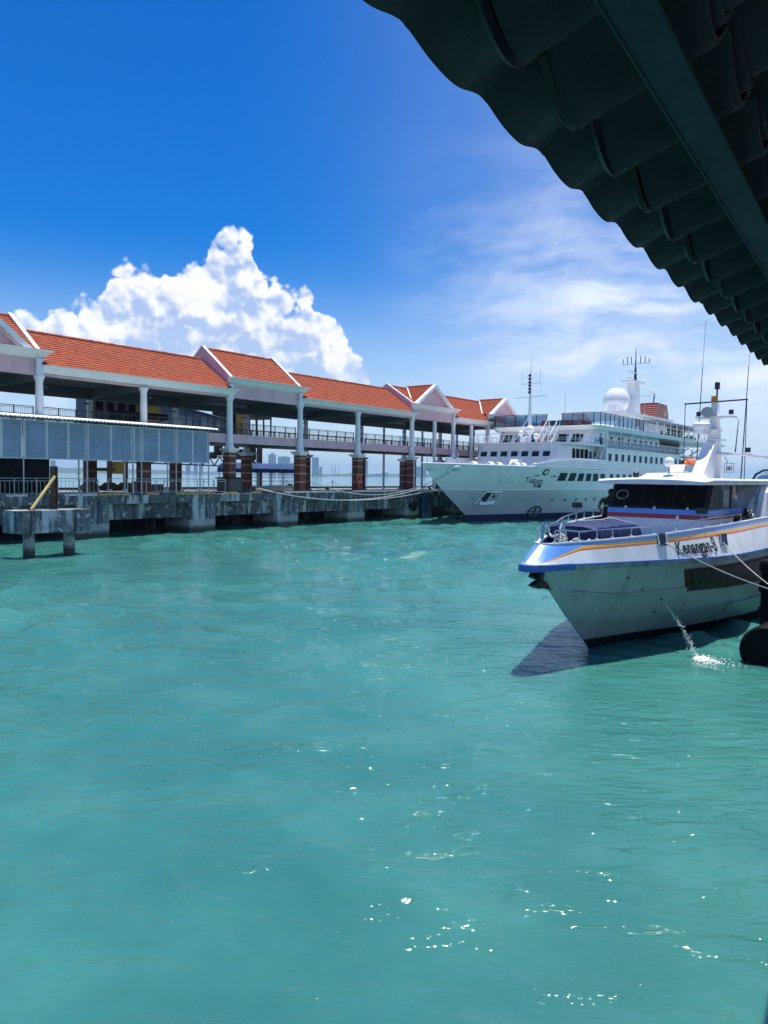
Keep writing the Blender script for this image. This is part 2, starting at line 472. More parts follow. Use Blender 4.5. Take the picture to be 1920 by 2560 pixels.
class Frame:
    """a local frame on the water: x along, y across (positive away from the camera), z up"""
    def __init__(s, origin, az_deg):
        a = math.radians(az_deg)
        s.rz = math.pi / 2 - a
        s.m = Matrix.Translation(Vector(origin)) @ Matrix.Rotation(s.rz, 4, 'Z')
        s.inv = s.m.inverted()
    def w(s, p):
        return s.m @ Vector(p)
    def ray(s, x, y):
        """camera ray through a photo pixel in this frame: origin, direction"""
        d = cF + cR * ((x - 960) / FPX) - cU * ((y - 1280) / FPX)
        return s.inv @ CAM, (s.inv.to_3x3() @ d)
    def at_y(s, x, y, yy):
        o, d = s.ray(x, y); k = (yy - o.y) / d.y
        return o + d * k
    def at_z(s, x, y, zz):
        o, d = s.ray(x, y); k = (zz - o.z) / d.z
        return o + d * k

PIER = Frame((-19.767, 55.648, 0), 37.534)
SHIP = Frame((8.789, 81.402, 0), 37.534)
BOAT = Frame((5.716, 21.137, 0), 40.0)

def thing(name, label, cat, frame, loc=(0, 0, 0), group=None, rz=0.0):
    o = bpy.data.objects.new(name, None)
    o.empty_display_size = 0.5
    COL.objects.link(o)
    o.location = frame.w(loc) if frame else loc
    o.rotation_euler = (0, 0, (frame.rz if frame else 0) + rz)
    return tag(o, label, cat, group)

def copy_tree(o, parent=None):
    c = o.copy(); COL.objects.link(c)
    c.parent = parent
    for ch in o.children:
        copy_tree(ch, c)
    return c

# ================================================================== SEA
def wave_field(L, N, lam_lo, lam_hi, slope, wind, seed, spread=2.0, power=4.0):
    rng = np.random.default_rng(seed)
    k1 = np.fft.fftfreq(N, L / N) * 2 * np.pi
    kx, ky = np.meshgrid(k1, k1, indexing='ij')
    k = np.hypot(kx, ky); k[0, 0] = 1
    w = np.array(wind) / np.hypot(*wind)
    ca = np.abs(kx * w[0] + ky * w[1]) / k
    S = np.where((k > 2 * np.pi / lam_hi) & (k < 2 * np.pi / lam_lo), k ** -power * (0.12 + ca ** spread), 0)
    h = np.fft.ifft2((rng.normal(size=S.shape) + 1j * rng.normal(size=S.shape)) * np.sqrt(S)).real
    g = np.gradient(h, L / N)
    h *= slope / math.sqrt((g[0] ** 2 + g[1] ** 2).mean())
    return h
def sample(h, L, x, y):
    N = h.shape[0]
    fx, fy = (x / L * N) % N, (y / L * N) % N
    i, j = fx.astype(int) % N, fy.astype(int) % N
    a, b_ = fx - np.floor(fx), fy - np.floor(fy)
    i1, j1 = (i + 1) % N, (j + 1) % N
    return (h[i, j] * (1 - a) * (1 - b_) + h[i1, j] * a * (1 - b_) + h[i, j1] * (1 - a) * b_ + h[i1, j1] * a * b_)

def build_sea():
    ang = np.concatenate([np.linspace(-36, 36, 720), np.linspace(36, 324, 60)[1:-1]])
    ang = np.radians(ang)
    rad = np.concatenate([[0.01, 0.6, 1.2, 1.8], 2.2 * (260 / 2.2) ** np.linspace(0, 1, 760), 260 * (42000 / 260) ** np.linspace(0, 1, 40)[1:]])
    A_, R_ = np.meshgrid(ang, rad, indexing='ij')
    x, y = R_ * np.sin(A_), R_ * np.cos(A_)
    h1 = wave_field(41.0, 1024, 0.7, 5.0, 0.130, (0.30, 1.0), 3)
    h1 = 0.6 * h1 + 0.4 * h1.std() * (np.exp(np.clip(h1 / h1.std(), -3, 2.2)) - 1) * 0.6
    h2 = wave_field(13.7, 1024, 0.20, 0.95, 0.095, (-0.25, 1.0), 8, 1.5, 3.6)
    h2 = 0.5 * h2 + 0.5 * h2.std() * (np.exp(np.clip(h2 / h2.std(), -3, 2.2)) - 1) * 0.6
    cs, sn = math.cos(0.5), math.sin(0.5)
    w1 = np.clip((200 - R_) / 110, 0, 1)
    w2 = np.clip((55 - R_) / 40, 0, 1)
    patch = 0.25 + 1.35 * np.clip(sample(wave_field(90.0, 256, 9, 60, 1.0, (1, 0.3), 5, 0.2, 2.0), 90.0, x, y) * 0.12 + 0.5, 0, 1)
    lee = np.clip(0.45 + (R_ - 8) / 30, 0.45, 1.0)          # calmer in the lee of the jetty
    patch = patch * lee
    z = w1 * sample(h1, 41.0, x, y) * patch + w2 * sample(h2, 13.7, x * cs - y * sn, x * sn + y * cs) * patch
    na, nr = len(ang), len(rad)
    co = np.stack([x, y, z], -1).reshape(-1, 3).astype(np.float32)
    ii, jj = np.meshgrid(np.arange(na), np.arange(nr - 1), indexing='ij')
    i2 = (ii + 1) % na
    q = np.stack([ii * nr + jj, ii * nr + jj + 1, i2 * nr + jj + 1, i2 * nr + jj], -1).reshape(-1, 4)
    me = bpy.data.meshes.new('sea')
    me.vertices.add(len(co)); me.vertices.foreach_set('co', co.ravel())
    me.loops.add(q.size); me.loops.foreach_set('vertex_index', q[:, ::-1].ravel().astype(np.int32))
    me.polygons.add(len(q))
    me.polygons.foreach_set('loop_start', np.arange(0, q.size, 4, dtype=np.int32))
    me.polygons.foreach_set('use_smooth', np.ones(len(q), dtype=bool))
    me.update(calc_edges=True); me.validate()
    me.materials.append(MATS['sea_water'])
    o = bpy.data.objects.new('sea', me); COL.objects.link(o)
    tag(o, 'rippled turquoise harbour water reaching to the horizon', None, kind='structure')
build_sea()

# ================================================================== FAR SHORE
def far(x, y, D):
    d = cF + cR * ((x - 960) / FPX) - cU * ((y - 1280) / FPX)
    k = D / math.hypot(d.x, d.y)
    return CAM + d * k
def build_far_shore():
    rng = np.random.default_rng(11)
    D0 = 5200.0
    azs = np.radians(np.linspace(-62, 62, 420))
    prof = np.zeros(len(azs))
    for k, a in ((3, 9.0), (7, 7.0), (15, 5.0), (33, 3.0), (70, 2.0)):
        prof += a * np.sin(azs * k * 4 + rng.uniform(0, 6.28))
    hill = 26 * np.exp(-((np.degrees(azs) + 24) / 11) ** 2) + 4
    top = np.clip(7 + hill + 0.55 * prof + rng.normal(0, 1.4, len(azs)), 3, 60)
    mb = MB(); rings = []
    for a, h in zip(azs, top):
        c, s_ = math.cos(a), math.sin(a)
        rings.append([((D0 + r) * s_, (D0 + r) * c, zz) for r, zz in ((0, -3), (15, 2.5), (90, h * 0.55), (220, h), (600, h * 0.7), (900, -3))])
    mb.loft(rings, False)
    tag(mb.build('far_shore', 'far_green', smooth=True), 'low wooded far shore across the strait', None, kind='structure')
    # second, higher and paler ridge behind
    mb = MB(); rings = []
    for i, a in enumerate(azs):
        c, s_ = math.cos(a), math.sin(a)
        h = max(2, 60 + 45 * math.sin(a * 9 + 1) + 25 * math.sin(a * 23) + 10 * math.sin(a * 61)) * (1.0 if math.degrees(a) < -8 else 0.35)
        rings.append([((9500 + r) * s_, (9500 + r) * c, zz) for r, zz in ((0, -3), (300, h), (900, h * 0.8), (1500, -3))])
    mb.loft(rings, False)
    tag(mb.build('hills', 'far_green', smooth=True), 'faint ridge of hills behind the far shore', None, kind='structure')
build_far_shore()

TOWER_N = 0
def tower(x0, x1, ytop, label, D=5150.0, strips=4, step=None):
    """tower block on the far shore spanning photo columns x0..x1 with its top at row ytop"""
    p0, p1 = far(x0, ytop, D), far(x1, ytop, D)
    w = math.hypot(p1.x - p0.x, p1.y - p0.y); h = p0.z
    az = math.atan2((p0.x + p1.x) / 2, (p0.y + p1.y) / 2)
    t = thing('tower_block', label, 'tower', None, ((p0.x + p1.x) / 2, (p0.y + p1.y) / 2, 0), 'tower blocks on the far shore', rz=-az)
    d = max(18, w * 0.7)
    mb = MB().box(-w / 2, w / 2, 0, d, -2, h)
    if step:
        mb.box(-w * 0.2, w * 0.25, d * 0.2, d * 0.7, h, h + step)
    mb.build('wall', 'tower_pale', t)
    for i in range(strips):
        c = (-0.5 + (i + 0.5) / strips) * w
        s_ = w / strips * 0.27
        MB().box(c - s_, c + s_, -1.2, 0.5, 6, h - 5).build('window_strip', 'tower_glass', t)
    for k in range(3):
        MB().box(-w / 2 - .6, w / 2 + .6, -1.6, 0, h * (0.28 + 0.24 * k), h * (0.28 + 0.24 * k) + 2.2).build('floor_band', 'tower_pale', t)
    return t
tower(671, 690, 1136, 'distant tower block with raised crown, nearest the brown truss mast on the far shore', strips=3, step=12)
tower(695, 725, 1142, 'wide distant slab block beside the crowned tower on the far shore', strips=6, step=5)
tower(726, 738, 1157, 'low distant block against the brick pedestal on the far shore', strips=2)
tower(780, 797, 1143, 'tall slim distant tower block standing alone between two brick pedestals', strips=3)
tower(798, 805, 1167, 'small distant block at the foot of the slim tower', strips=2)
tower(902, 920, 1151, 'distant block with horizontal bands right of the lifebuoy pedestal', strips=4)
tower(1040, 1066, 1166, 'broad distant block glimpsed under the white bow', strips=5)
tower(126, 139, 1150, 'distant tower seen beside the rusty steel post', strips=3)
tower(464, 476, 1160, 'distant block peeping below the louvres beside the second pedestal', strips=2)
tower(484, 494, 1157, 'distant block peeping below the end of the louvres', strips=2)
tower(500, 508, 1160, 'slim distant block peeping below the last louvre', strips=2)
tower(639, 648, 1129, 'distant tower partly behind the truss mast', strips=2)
def tank(x0, x1, ytop, label, D=4700.0):
    p0, p1 = far(x0, ytop, D), far(x1, ytop, D)
    r = math.hypot(p1.x - p0.x, p1.y - p0.y) / 2
    t = thing('storage_tank', label, 'tank', None, ((p0.x + p1.x) / 2, (p0.y + p1.y) / 2, 0), 'storage tanks on the far shore')
    MB().lathe([(r, -2), (r, p0.z * .8)], 20).build('shell', 'tower_pale', t)
    MB().lathe([(r * 1.02, p0.z * .8), (r * .6, p0.z * .95), (0.01, p0.z)], 20).build('roof', 'tower_pale', t)
tank(938, 954, 1181, 'pale round storage tank on the far shore by the white pipe')
tank(956, 971, 1178, 'broader darker storage tank right of the pale one')
tank(925, 934, 1183, 'small storage tank half behind the white pipe')
for i, (x, yt) in enumerate(((830, 1163), (838, 1163), (847, 1166))):
    p = far(x, yt, 4900)
    t = thing('bridge_pylon', ('thin distant pylon nearest the lone slim tower', 'middle one of three thin distant pylons', 'thin distant pylon nearest the lifebuoy pedestal')[i], 'pylon', None, (p.x, p.y, 0), 'distant pylons')
    MB().frustum(0, 0, -2, p.z, 5, 3).build('mast', 'tower_pale', t)
    MB().box(-6, 6, -1, 1, p.z * .6, p.z * .6 + 2.5).build('crossbeam', 'tower_pale', t)
def far_boat(x, y, L, label):
    D = CAM_H * FPX / max(3, y - (1180 + (x - 130) * math.tan(ROLL)))
    D = min(D, 2500)
    p = far(x, y, D)
    t = thing('distant_boat', label, 'boat', None, (p.x, p.y, 0), 'small boats on the strait', rz=random.uniform(-.3, .3))
    prof = [(-.5, .12), (-.42, 0), (.38, 0), (.5, .14)]
    mb = MB(); mb.loft([[(k * L, -.11 * L * (1 - abs(k) ** 3 * 4), z * L + .05 * L), (k * L, 0, -.05 * L), (k * L, .11 * L * (1 - abs(k) ** 3 * 4), z * L + .05 * L)] for k, z in prof], False)
    mb.build('hull', 'white_paint', t)
    MB().box(-.3 * L, .12 * L, -.08 * L, .08 * L, .04 * L, .17 * L).build('cabin', 'white_paint', t)
    MB().box(-.26 * L, .08 * L, -.084 * L, -.082 * L, .10 * L, .15 * L).build('window', 'tower_glass', t)
far_boat(812, 1190.5, 14, 'small white boat under way in front of the far shore')
far_boat(796, 1190, 30, 'longer low boat with cabin on the strait, left of the mooring ropes')
far_boat(910, 1193, 40, 'long pale ferry lying off the far shore')
far_boat(195, 1183.5, 20, 'tiny boat on the water behind the shed, near the wooded hill')

# ================================================================== PIER
DECK = 3.05
def build_pier():
    P = thing('pier', 'weathered concrete pier on wide piers with stained edge beams', 'pier', PIER)
    U0, U1 = -70.0, 150.0
    MB().box(U0, U1, 0.36, 18.0, 2.46, DECK - 0.004).build('deck_slab', 'concrete', P)
    MB().box(U0, U1, 17.3, 17.7, -2, 2.45).build('rear_wall', 'concrete', P)
    caps = [-2.75 + 9.78 * i for i in range(-7, 16)]
    first = True
    for c in caps:
        MB().box(c, c + 2.62, 0.03, 3.2, -2.5, 2.45).build('pile_cap', 'concrete_tide', P)
        MB().box(c + 2.62 + .004, c + 9.776, 0.62, 0.95, 1.24 + random.uniform(-.03, .03), 2.455).build('curtain_panel', 'concrete', P)
        MB().box(c + 0.004, c + 9.776, -0.03 + random.uniform(-.012, .012), 0.35, 2.45 + random.uniform(-.02, .01), DECK + random.uniform(-.012, .008)).build('edge_beam', 'concrete', P)
        if c < 60:
            for yy in (7.0, 12.0):
                MB().tube([(c + 1.3, yy, -3), (c + 1.3, yy, 2.4)], .45, 10).build('pile', 'concrete', P, smooth=True)
    # painted kerb, each length on its own
    k = U0
    rnd = random.Random(4)
    while k < 60:
        L = rnd.choice((1.2, 1.35, 1.5))
        if k < -2.2:
            mt = 'kerb_white' if rnd.random() < .5 else 'concrete_pale'
        elif k < 16.5:
            mt = rnd.choice(('kerb_yellow', 'kerb_black', 'kerb_yellow', 'kerb_white'))
        else:
            mt = 'kerb_white'
        if rnd.random() > .08:
            MB().box(k, k + L - .06, 0.02, 0.30, DECK + .006, DECK + .15 + rnd.uniform(-.015, .01)).build('kerb', mt, P)
        k += L
    # rear kerb
    MB().box(U0, U1, 17.5, 17.9, DECK, DECK + .22).build('rear_kerb', 'kerb_black', P)
    # low service wall of broken concrete left of the shed end
    return P
build_pier()

def fender(u, label, blue=True):
    t = thing('fender_panel', label, 'fender', PIER, (u, -0.05, 0), 'fenders on the pier face')
    MB().box(0, 1.75, -.62, -.40, -0.4, 2.85).build('panel', 'fender_blue' if blue else 'rubber', t)
    MB().box(.25, .65, -.40, .05, .5, 2.3).build('rubber_block', 'rubber', t)
    MB().box(1.05, 1.45, -.40, .05, .5, 2.3).build('rubber_block', 'rubber', t)
    for z in (0.05, 1.2, 2.35):
        MB().box(-.02, 1.77, -.635, -.62, z, z + .06).build('steel_rib', 'rust_brown', t)
fender(38.75, 'blue-faced fender panel on the pier by the white bow')
fender(58.0, 'dark fender panel between pier and white ship', False)
t = thing('tyre_fender', 'black round rubber fender hanging beside the blue fender panel', 'fender', PIER, (37.6, -.12, 1.5))
mb = MB(); R, r_ = .5, .17
mb.loft([[((R + r_ * math.cos(b_)) * math.cos(a), r_ * math.sin(b_), (R + r_ * math.cos(b_)) * math.sin(a)) for b_ in [2 * math.pi * j / 10 for j in range(10)]] for a in [2 * math.pi * i / 24 for i in range(25)]])
mb.build('tyre', 'rubber', t, smooth=True)
MB().tube([(0, .0, .5), (.05, .06, 1.0), (0, .15, 1.6)], .025, 6).build('chain', 'rust_brown', t)

# ================================================================== TERMINAL BUILDING
COLS = [-30.3, -21.7, -13.0, -4.33, 4.06, 12.75, 21.51, 30.17, 39.88, 48.66, 57.06, 65.8, ]
FLOOR = 8.2
def build_terminal():
    B = thing('terminal_building', 'two-storey open ferry terminal with orange tiled roofs and pink gables', 'building', PIER, (0, 0, DECK))
    o = Vector((0, 0, DECK))
    def up(mb): mb.v = [(x, y, z - DECK) for x, y, z in mb.v]; return mb
    E0, E1 = COLS[0] - 1, COLS[-1] + 1
    # upper floor: front and rear pink beams bay by bay, slab between
    for a, b_ in zip(COLS[:-1], COLS[1:]):
        up(MB().box(a + .004, b_ - .004, 2.02, 2.40, 7.42, FLOOR)).build('front_beam', 'pink_stucco', B)
        up(MB().box(a + .004, b_ - .004, 8.80, 9.18, 7.42, FLOOR)).build('rear_beam', 'pink_stucco', B)
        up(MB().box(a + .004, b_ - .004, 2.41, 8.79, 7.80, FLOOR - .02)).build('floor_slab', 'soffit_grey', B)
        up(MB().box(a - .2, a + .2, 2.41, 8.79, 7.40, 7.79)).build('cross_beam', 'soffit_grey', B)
    # columns
    def column(u, v, tall):
        prof = [(.44, 0), (.44, .10), (.38, .16), (.33, .42), (.275, .75), (.27, 2.2), (.25, 3.95), (.27, 4.0), (.27, 4.08), (.33, 4.2), (.36, 4.22), (.36, 4.36)]
        c = MB().lathe([(r, z + 6.95 - DECK) for r, z in prof], 20).build('column', 'white_paint', B, smooth=True)
        c.location = (u, v, 0)
        MB().box(-.40, .40, -.40, .40, .16, 6.58 - DECK).build('pedestal', 'brick', c)
        for z in (4.05, 4.85, 5.65, 6.3):
            MB().box(-.413, .413, -.413, .413, z - DECK - .07, z - DECK + .07).build('stone_band', 'band_stone', c)
        mb = MB().frustum(0, 0, 6.585 - DECK, 6.72 - DECK, .86, .98).frustum(0, 0, 6.722 - DECK, 6.86 - DECK, 1.08, 1.30).box(-.65, .65, -.65, .65, 6.862 - DECK, 6.945 - DECK)
        mb.build('pedestal_cap', 'white_paint', c)
        MB().box(-.52, .52, -.52, .52, 0.005, .158).build('plinth', 'concrete_pale', c)
        return c
    protos = column(COLS[3], 1.84, True)
    def colcopy(u, v):
        c = protos.copy(); COL.objects.link(c); c.parent = B; c.location = (u, v, 0)
        for ch in protos.children:
            d = ch.copy(); COL.objects.link(d); d.parent = c
    for i, u in enumerate(COLS):
        if i != 3: colcopy(u, 1.84)
        colcopy(u, 9.3)
    # slender intermediate pipes / posts in the gabled bays
    for u in (44.35, 52.75, 61.4):
        up(MB().lathe([(.16, DECK + .01), (.16, 7.1), (.24, 7.3), (.24, 11.3)] if u < 50 else [(.15, DECK + .01), (.24, 7.3), (.24, 11.3)], 14, (u, 1.72, 0))).build('slender_column', 'white_paint', B, smooth=True)
        up(MB().lathe([(.15, DECK + .01), (.15, 11.3)], 12, (u, 9.3, 0))).build('slender_column', 'white_paint', B, smooth=True)
    # ceilings: lintel beams and soffit
    for a, b_ in zip(COLS[:-1], COLS[1:]):
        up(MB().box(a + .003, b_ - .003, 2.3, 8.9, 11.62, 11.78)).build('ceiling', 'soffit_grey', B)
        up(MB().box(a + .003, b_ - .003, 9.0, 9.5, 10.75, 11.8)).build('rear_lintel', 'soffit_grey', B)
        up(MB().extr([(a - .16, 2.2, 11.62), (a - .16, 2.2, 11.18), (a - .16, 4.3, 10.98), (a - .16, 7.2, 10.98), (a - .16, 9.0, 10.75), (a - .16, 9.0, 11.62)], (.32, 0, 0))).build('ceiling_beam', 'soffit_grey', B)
    # which bays are high pavilions
    pav = {(-13.0, -4.33): ('gable', 15.75), (12.75, 21.51): ('plain', 15.87), (39.88, 48.66): ('gable', 15.28), (57.06, 65.8): ('open', 15.14), (-30.3, -21.7): ('plain', 15.87)}
    low = [(-21.7, -13.0), (-4.33, 12.75), (21.51, 39.88), (48.66, 57.06)]
    VM = 5.55
    def courses(mb, e0, e1, r0, r1, pitch=.31, w=.30, seed=0, lim=None):
        """overlapping tiles between the eave line e0-e1 and the ridge line r0-r1"""
        rr = random.Random(seed)
        e0, e1, r0, r1 = map(Vector, (e0, e1, r0, r1))
        L = max((r0 - e0).length, (r1 - e1).length) if lim is None else lim
        n = max(2, int(round(L / pitch)))
        nrm = (e1 - e0).cross(r0 - e0) if (r0 - e0).length > 1e-6 else (e1 - e0).cross(r1 - e0)
        nrm.normalize()
        if nrm.z < 0: nrm = -nrm
        for i in range(n):
            t0, t1 = i / n, (i + 1.12) / n
            a0, a1 = e0.lerp(r0, t0), e1.lerp(r1, t0)
            b0, b1 = e0.lerp(r0, min(1, t1)), e1.lerp(r1, min(1, t1))
            k = max(1, int(round((a1 - a0).length / w)))
            for j in range(k):
                f0, f1 = j / k + .004 / k, (j + 1) / k - .004 / k
                lift = .066 + rr.uniform(-.005, .006); q = rr.uniform(-.003, .003)
                p0, p1 = a0.lerp(a1, f0) + nrm * (lift + q), a0.lerp(a1, f1) + nrm * (lift - q)
                q0, q1 = b0.lerp(b1, f0) + nrm * .018, b0.lerp(b1, f1) + nrm * .018
                pm, qm = (p0 + p1) / 2 + nrm * .012, (q0 + q1) / 2 + nrm * .010
                d = nrm * .085
                mb.add([p0, pm, p1, q0, qm, q1, p0 - d, p1 - d], [(0, 1, 4, 3), (1, 2, 5, 4), (6, 7, 2, 1, 0)])
        return mb
    def roof(u0, u1, z_e, z_r, v_e, label_seed, base='roof'):
        R = up(MB().extr([(u0, v_e, z_e), (u0, VM, z_r), (u0, 2 * VM - v_e, z_e), (u0, 2 * VM - v_e, z_e - .12), (u0, VM, z_r - .16), (u0, v_e, z_e - .12)], (u1 - u0, 0, 0))).build('roof', 'rust_brown', B)
        mb = courses(MB(), (u0, v_e, z_e), (u1, v_e, z_e), (u0, VM, z_r), (u1, VM, z_r), seed=label_seed)
        up(mb).build('roof_tiles', 'clay_tile', R, kind='stuff', fix=False)
        mb = courses(MB(), (u1, 2 * VM - v_e, z_e), (u0, 2 * VM - v_e, z_e), (u1, VM, z_r), (u0, VM, z_r), pitch=.62, w=.6, seed=label_seed + 1)
        up(mb).build('roof_tiles', 'clay_tile', R, kind='stuff', fix=False)
        # ridge caps, individually laid
        mb = MB(); k = int((u1 - u0) / .36); rr = random.Random(label_seed + 5)
        for j in range(k):
            x = u0 + (j + .5) * (u1 - u0) / k; dz = rr.uniform(-.012, .02)
            mb.loft([[(x + s_ * .19, VM + .15 * math.cos(a), z_r + .01 + dz + (.02 if s_ > 0 else 0) + .14 * math.sin(a)) for a in [math.pi * q / 5 for q in range(6)]] for s_ in (-1, 1)], False)
        up(mb).build('ridge_tiles', 'clay_tile', R, kind='stuff', fix=False)
        return R
    def cornice(u0, u1, v_in, z_bot, z_top, out, name='cornice', ends=(True, True), flare=.55):
        """moulded gutter cornice, swept along the front; its ends flare out and return"""
        prof = [(0, 0), (.10, .02), (.12, .10), (.30, .17), (.52, .42), (.62, .66), (.68, .70), (.80, .76), (.88, .90), (1.0, .93), (1.0, 1.0), (.6, 1.0), (0, .98)]
        rings = []
        for end, u in ((0, u0), (1, u1)):
            ring = []
            for f, g in prof:
                du = (f * flare) * (-1 if end == 0 else 1) if ends[end] else 0
                ring.append((u + du, v_in - f * out, z_bot + g * (z_top - z_bot)))
            rings.append(ring)
        o_ = up(MB().loft(rings, True, True)).build(name, 'white_paint', B)
        return o_
    seed = 20
    for (u0, u1) in low:
        roof(u0 + .13, (u1 if u0 < 45 else 65.8) - .13, 12.02, 14.86 if u0 < 45 else 15.12, 1.30, seed); seed += 10
        L0, R0 = 1, 1
        cornice(u0 + .10, u1 + .12, 1.95, 11.40, 12.03, .85, 'eave_cornice', (False, True))
        # soffit lip in pink stucco under the cornice
        up(MB().box(u0 + .3, u1 - .3, 1.70, 2.29, 11.34, 11.46)).build('eave_soffit', 'pink_stucco', B)
        up(MB().box(u0 + .2, u1 - .2, 9.45, 9.9, 11.4, 11.95)).build('rear_fascia', 'white_paint', B)
    for (u0, u1), (kind, zr) in pav.items():
        za = zr + .14
        if kind != 'open':
            roof(u0 + .28, u1 - .28, 13.10, zr, 1.75, seed, 'roof')
        seed += 10
        # gable end walls rising as parapets, with a pale coping on each
        for u in ((u0, u1 - .26) if kind != 'open' else (u1 - .26,)):
            poly = [(u, 1.78, 11.8), (u, 1.78, 13.02), (u, VM, za + .02), (u, 9.32, 13.02), (u, 9.32, 11.8)]
            up(MB().extr(poly, (.26, 0, 0))).build('gable_wall', 'pink_stucco', B)
            mb = MB()
            mb.bar((u + .13, 1.70, 13.05), (u + .13, VM, za + .10), .32, .10).bar((u + .13, VM, za + .10), (u + .13, 9.4, 13.05), .32, .10)
            up(mb).build('coping', 'white_trim', B)
        up(MB().box(u0 + .30, u1 - .30, 1.86, 2.26, 11.34, 12.55)).build('front_wall', 'pink_stucco', B)
        up(MB().box(u0 + .30, u1 - .30, 8.9, 9.3, 11.34, 12.9)).build('rear_wall', 'pink_stucco', B)
        for u in (u0, u1):
            up(MB().box(u - .25, u + .25, 1.62, 2.1, 11.32, 12.46)).build('pilaster', 'white_paint', B)
        cornice(u0 - .18, u1 + .18, 1.96, 12.45, 13.03, .92, 'cornice')
        if kind in ('gable', 'open'):
            um = (u0 + u1) / 2 - .35; hw = 3.95; zb = 13.04; zt = zr + .30
            f = lambda x, v, z: (um + x, v, z)
            # recessed triangle, raking cornice and little cross roof
            up(MB().extr([f(-hw + .5, 1.75, zb + .01), f(hw - .5, 1.75, zb + .01), f(0, 1.75, zt - .36)], (0, .2, 0))).build('pediment_panel', 'pink_stucco', B)
            for s_ in (-1, 1):
                up(MB().extr([f(s_ * hw, 1.25, zb + .005), f(s_ * (hw - .55), 1.25, zb + .005), f(0, 1.25, zt - .34), f(0, 1.25, zt)], (0, .52, 0))).build('raking_cornice', 'white_paint', B)
                up(MB().extr([f(s_ * (hw - .45), 1.45, zb + .006), f(s_ * (hw - .95), 1.45, zb + .006), f(0, 1.45, zt - .62), f(0, 1.45, zt - .30)], (0, .31, 0))).build('raking_mould', 'pink_stucco', B)
                # slope of the cross roof, running back into the main roof
                e0, e1 = Vector((um + s_ * (hw - .1), 1.75, zb + .02)), Vector((um + s_ * (hw - .1), 1.95 if kind == 'gable' else 2.80, zb + .02))
                r0, r1 = Vector((um, 1.75, zt - .10)), Vector((um, VM, zt - .10))
                mb = courses(MB(), e0, e1, r0, r1, seed=seed + (1 if s_ > 0 else 2))
                CR = up(MB().extr([e0 - Vector((0, 0, .1)), r0 - Vector((0, 0, .08)), r1 - Vector((0, 0, .08)), e1 - Vector((0, 0, .1))], (0, 0, -.06))).build('cross_roof', 'rust_brown', B)
                up(mb).build('roof_tiles', 'clay_tile', CR, kind='stuff', fix=False)
                mb = MB().bar(e1 + Vector((0, 0, .1)), r1 + Vector((0, 0, .06)), .14, .05)
                up(mb).build('valley_flashing', 'white_trim', B)
            mb = MB()
            for j in range(11):
                x = 1.75 + j * (VM - 1.75) / 11
                mb.loft([[(um + .15 * math.cos(a), x + s_ * .18 + .17, zt - .08 + .13 * math.sin(a)) for a in [math.pi * q / 5 for q in range(6)]] for s_ in (-1, 1)], False)
            up(mb).build('ridge_tiles', 'clay_tile', B, kind='stuff', fix=False)
    # railings of the upper floor, one per bay front and rear
    def railing(a, b_, v):
        mb = MB(); n = max(1, int(round((b_ - a - .5) / 1.42))); x0, x1 = a + .28, b_ - .28
        for z in (.12, .44, 1.0):
            mb.bar((x0, v, FLOOR + z), (x1, v, FLOOR + z), .05 if z == 1.0 else .04)
        mb.bar((x0, v, FLOOR + .90), (x1, v, FLOOR + .90), .03)
        R = up(mb).build('railing', 'black_metal', B)
        for i in range(n + 1):
            x = x0 + (x1 - x0) * i / n
            up(MB().bar((x, v - .002, FLOOR + .005), (x, v - .002, FLOOR + 1.03), .065)).build('post', 'black_metal', R)
        mb = MB()
        for i in range(n):
            for q in range(1, 9):
                x = x0 + (x1 - x0) * (i + q / 9) / n
                if q % 4 == 0:
                    mb.bar((x, v, FLOOR + .005), (x, v, FLOOR + .44), .045)
                mb.bar((x, v, FLOOR + .44), (x, v, FLOOR + .90), .018)
                mb.bar((x, v, FLOOR + .12), (x + (x1 - x0) / n / 18, v, FLOOR + .44), .016)
        up(mb).build('balusters', 'black_metal', R, kind='stuff', fix=False)
    for a, b_ in zip(COLS[1:-1], COLS[2:]):
        railing(a, b_, 2.16); railing(a, b_, 8.98)
    # downpipes with swan necks at two columns
    for u in (39.45, 56.6):
        up(MB().tube([(u + .15, 1.45, 11.4), (u - .02, 1.5, 11.1), (u - .08, 1.62, 10.95), (u - .08, 1.62, 7.6), (u + .3, 1.35, 6.9), (u + .3, 1.35, 3.1)], .075, 8)).build('downpipe', 'white_paint', B, smooth=True)
    up(MB().tube([(29.75, 9.0, 11.0), (29.75, 9.0, 7.2), (29.4, 8.75, 6.6), (29.4, 8.75, 3.1)], .08, 8)).build('downpipe', 'white_paint', B, smooth=True)
    # small floodlights on the columns
    for u in COLS[3:10]:
        up(MB().box(u + .26, u + .55, 1.55, 1.72, 10.5, 10.62).box(u + .22, u + .30, 1.6, 1.66, 10.45, 10.75)).build('floodlight', 'black_metal', B)
        up(MB().box(u - .62, u - .26, 9.0, 9.15, 10.35, 10.47)).build('floodlight', 'black_metal', B)
    # dark stone box round one pedestal
    mb = MB().box(12.0, 13.5, 1.05, 2.6, DECK + .16, 4.30).frustum(12.75, 1.83, 4.302, 4.42, 1.55, 1.95)
    up(mb).build('stone_box', 'black_stone', B)
    return B
build_terminal()

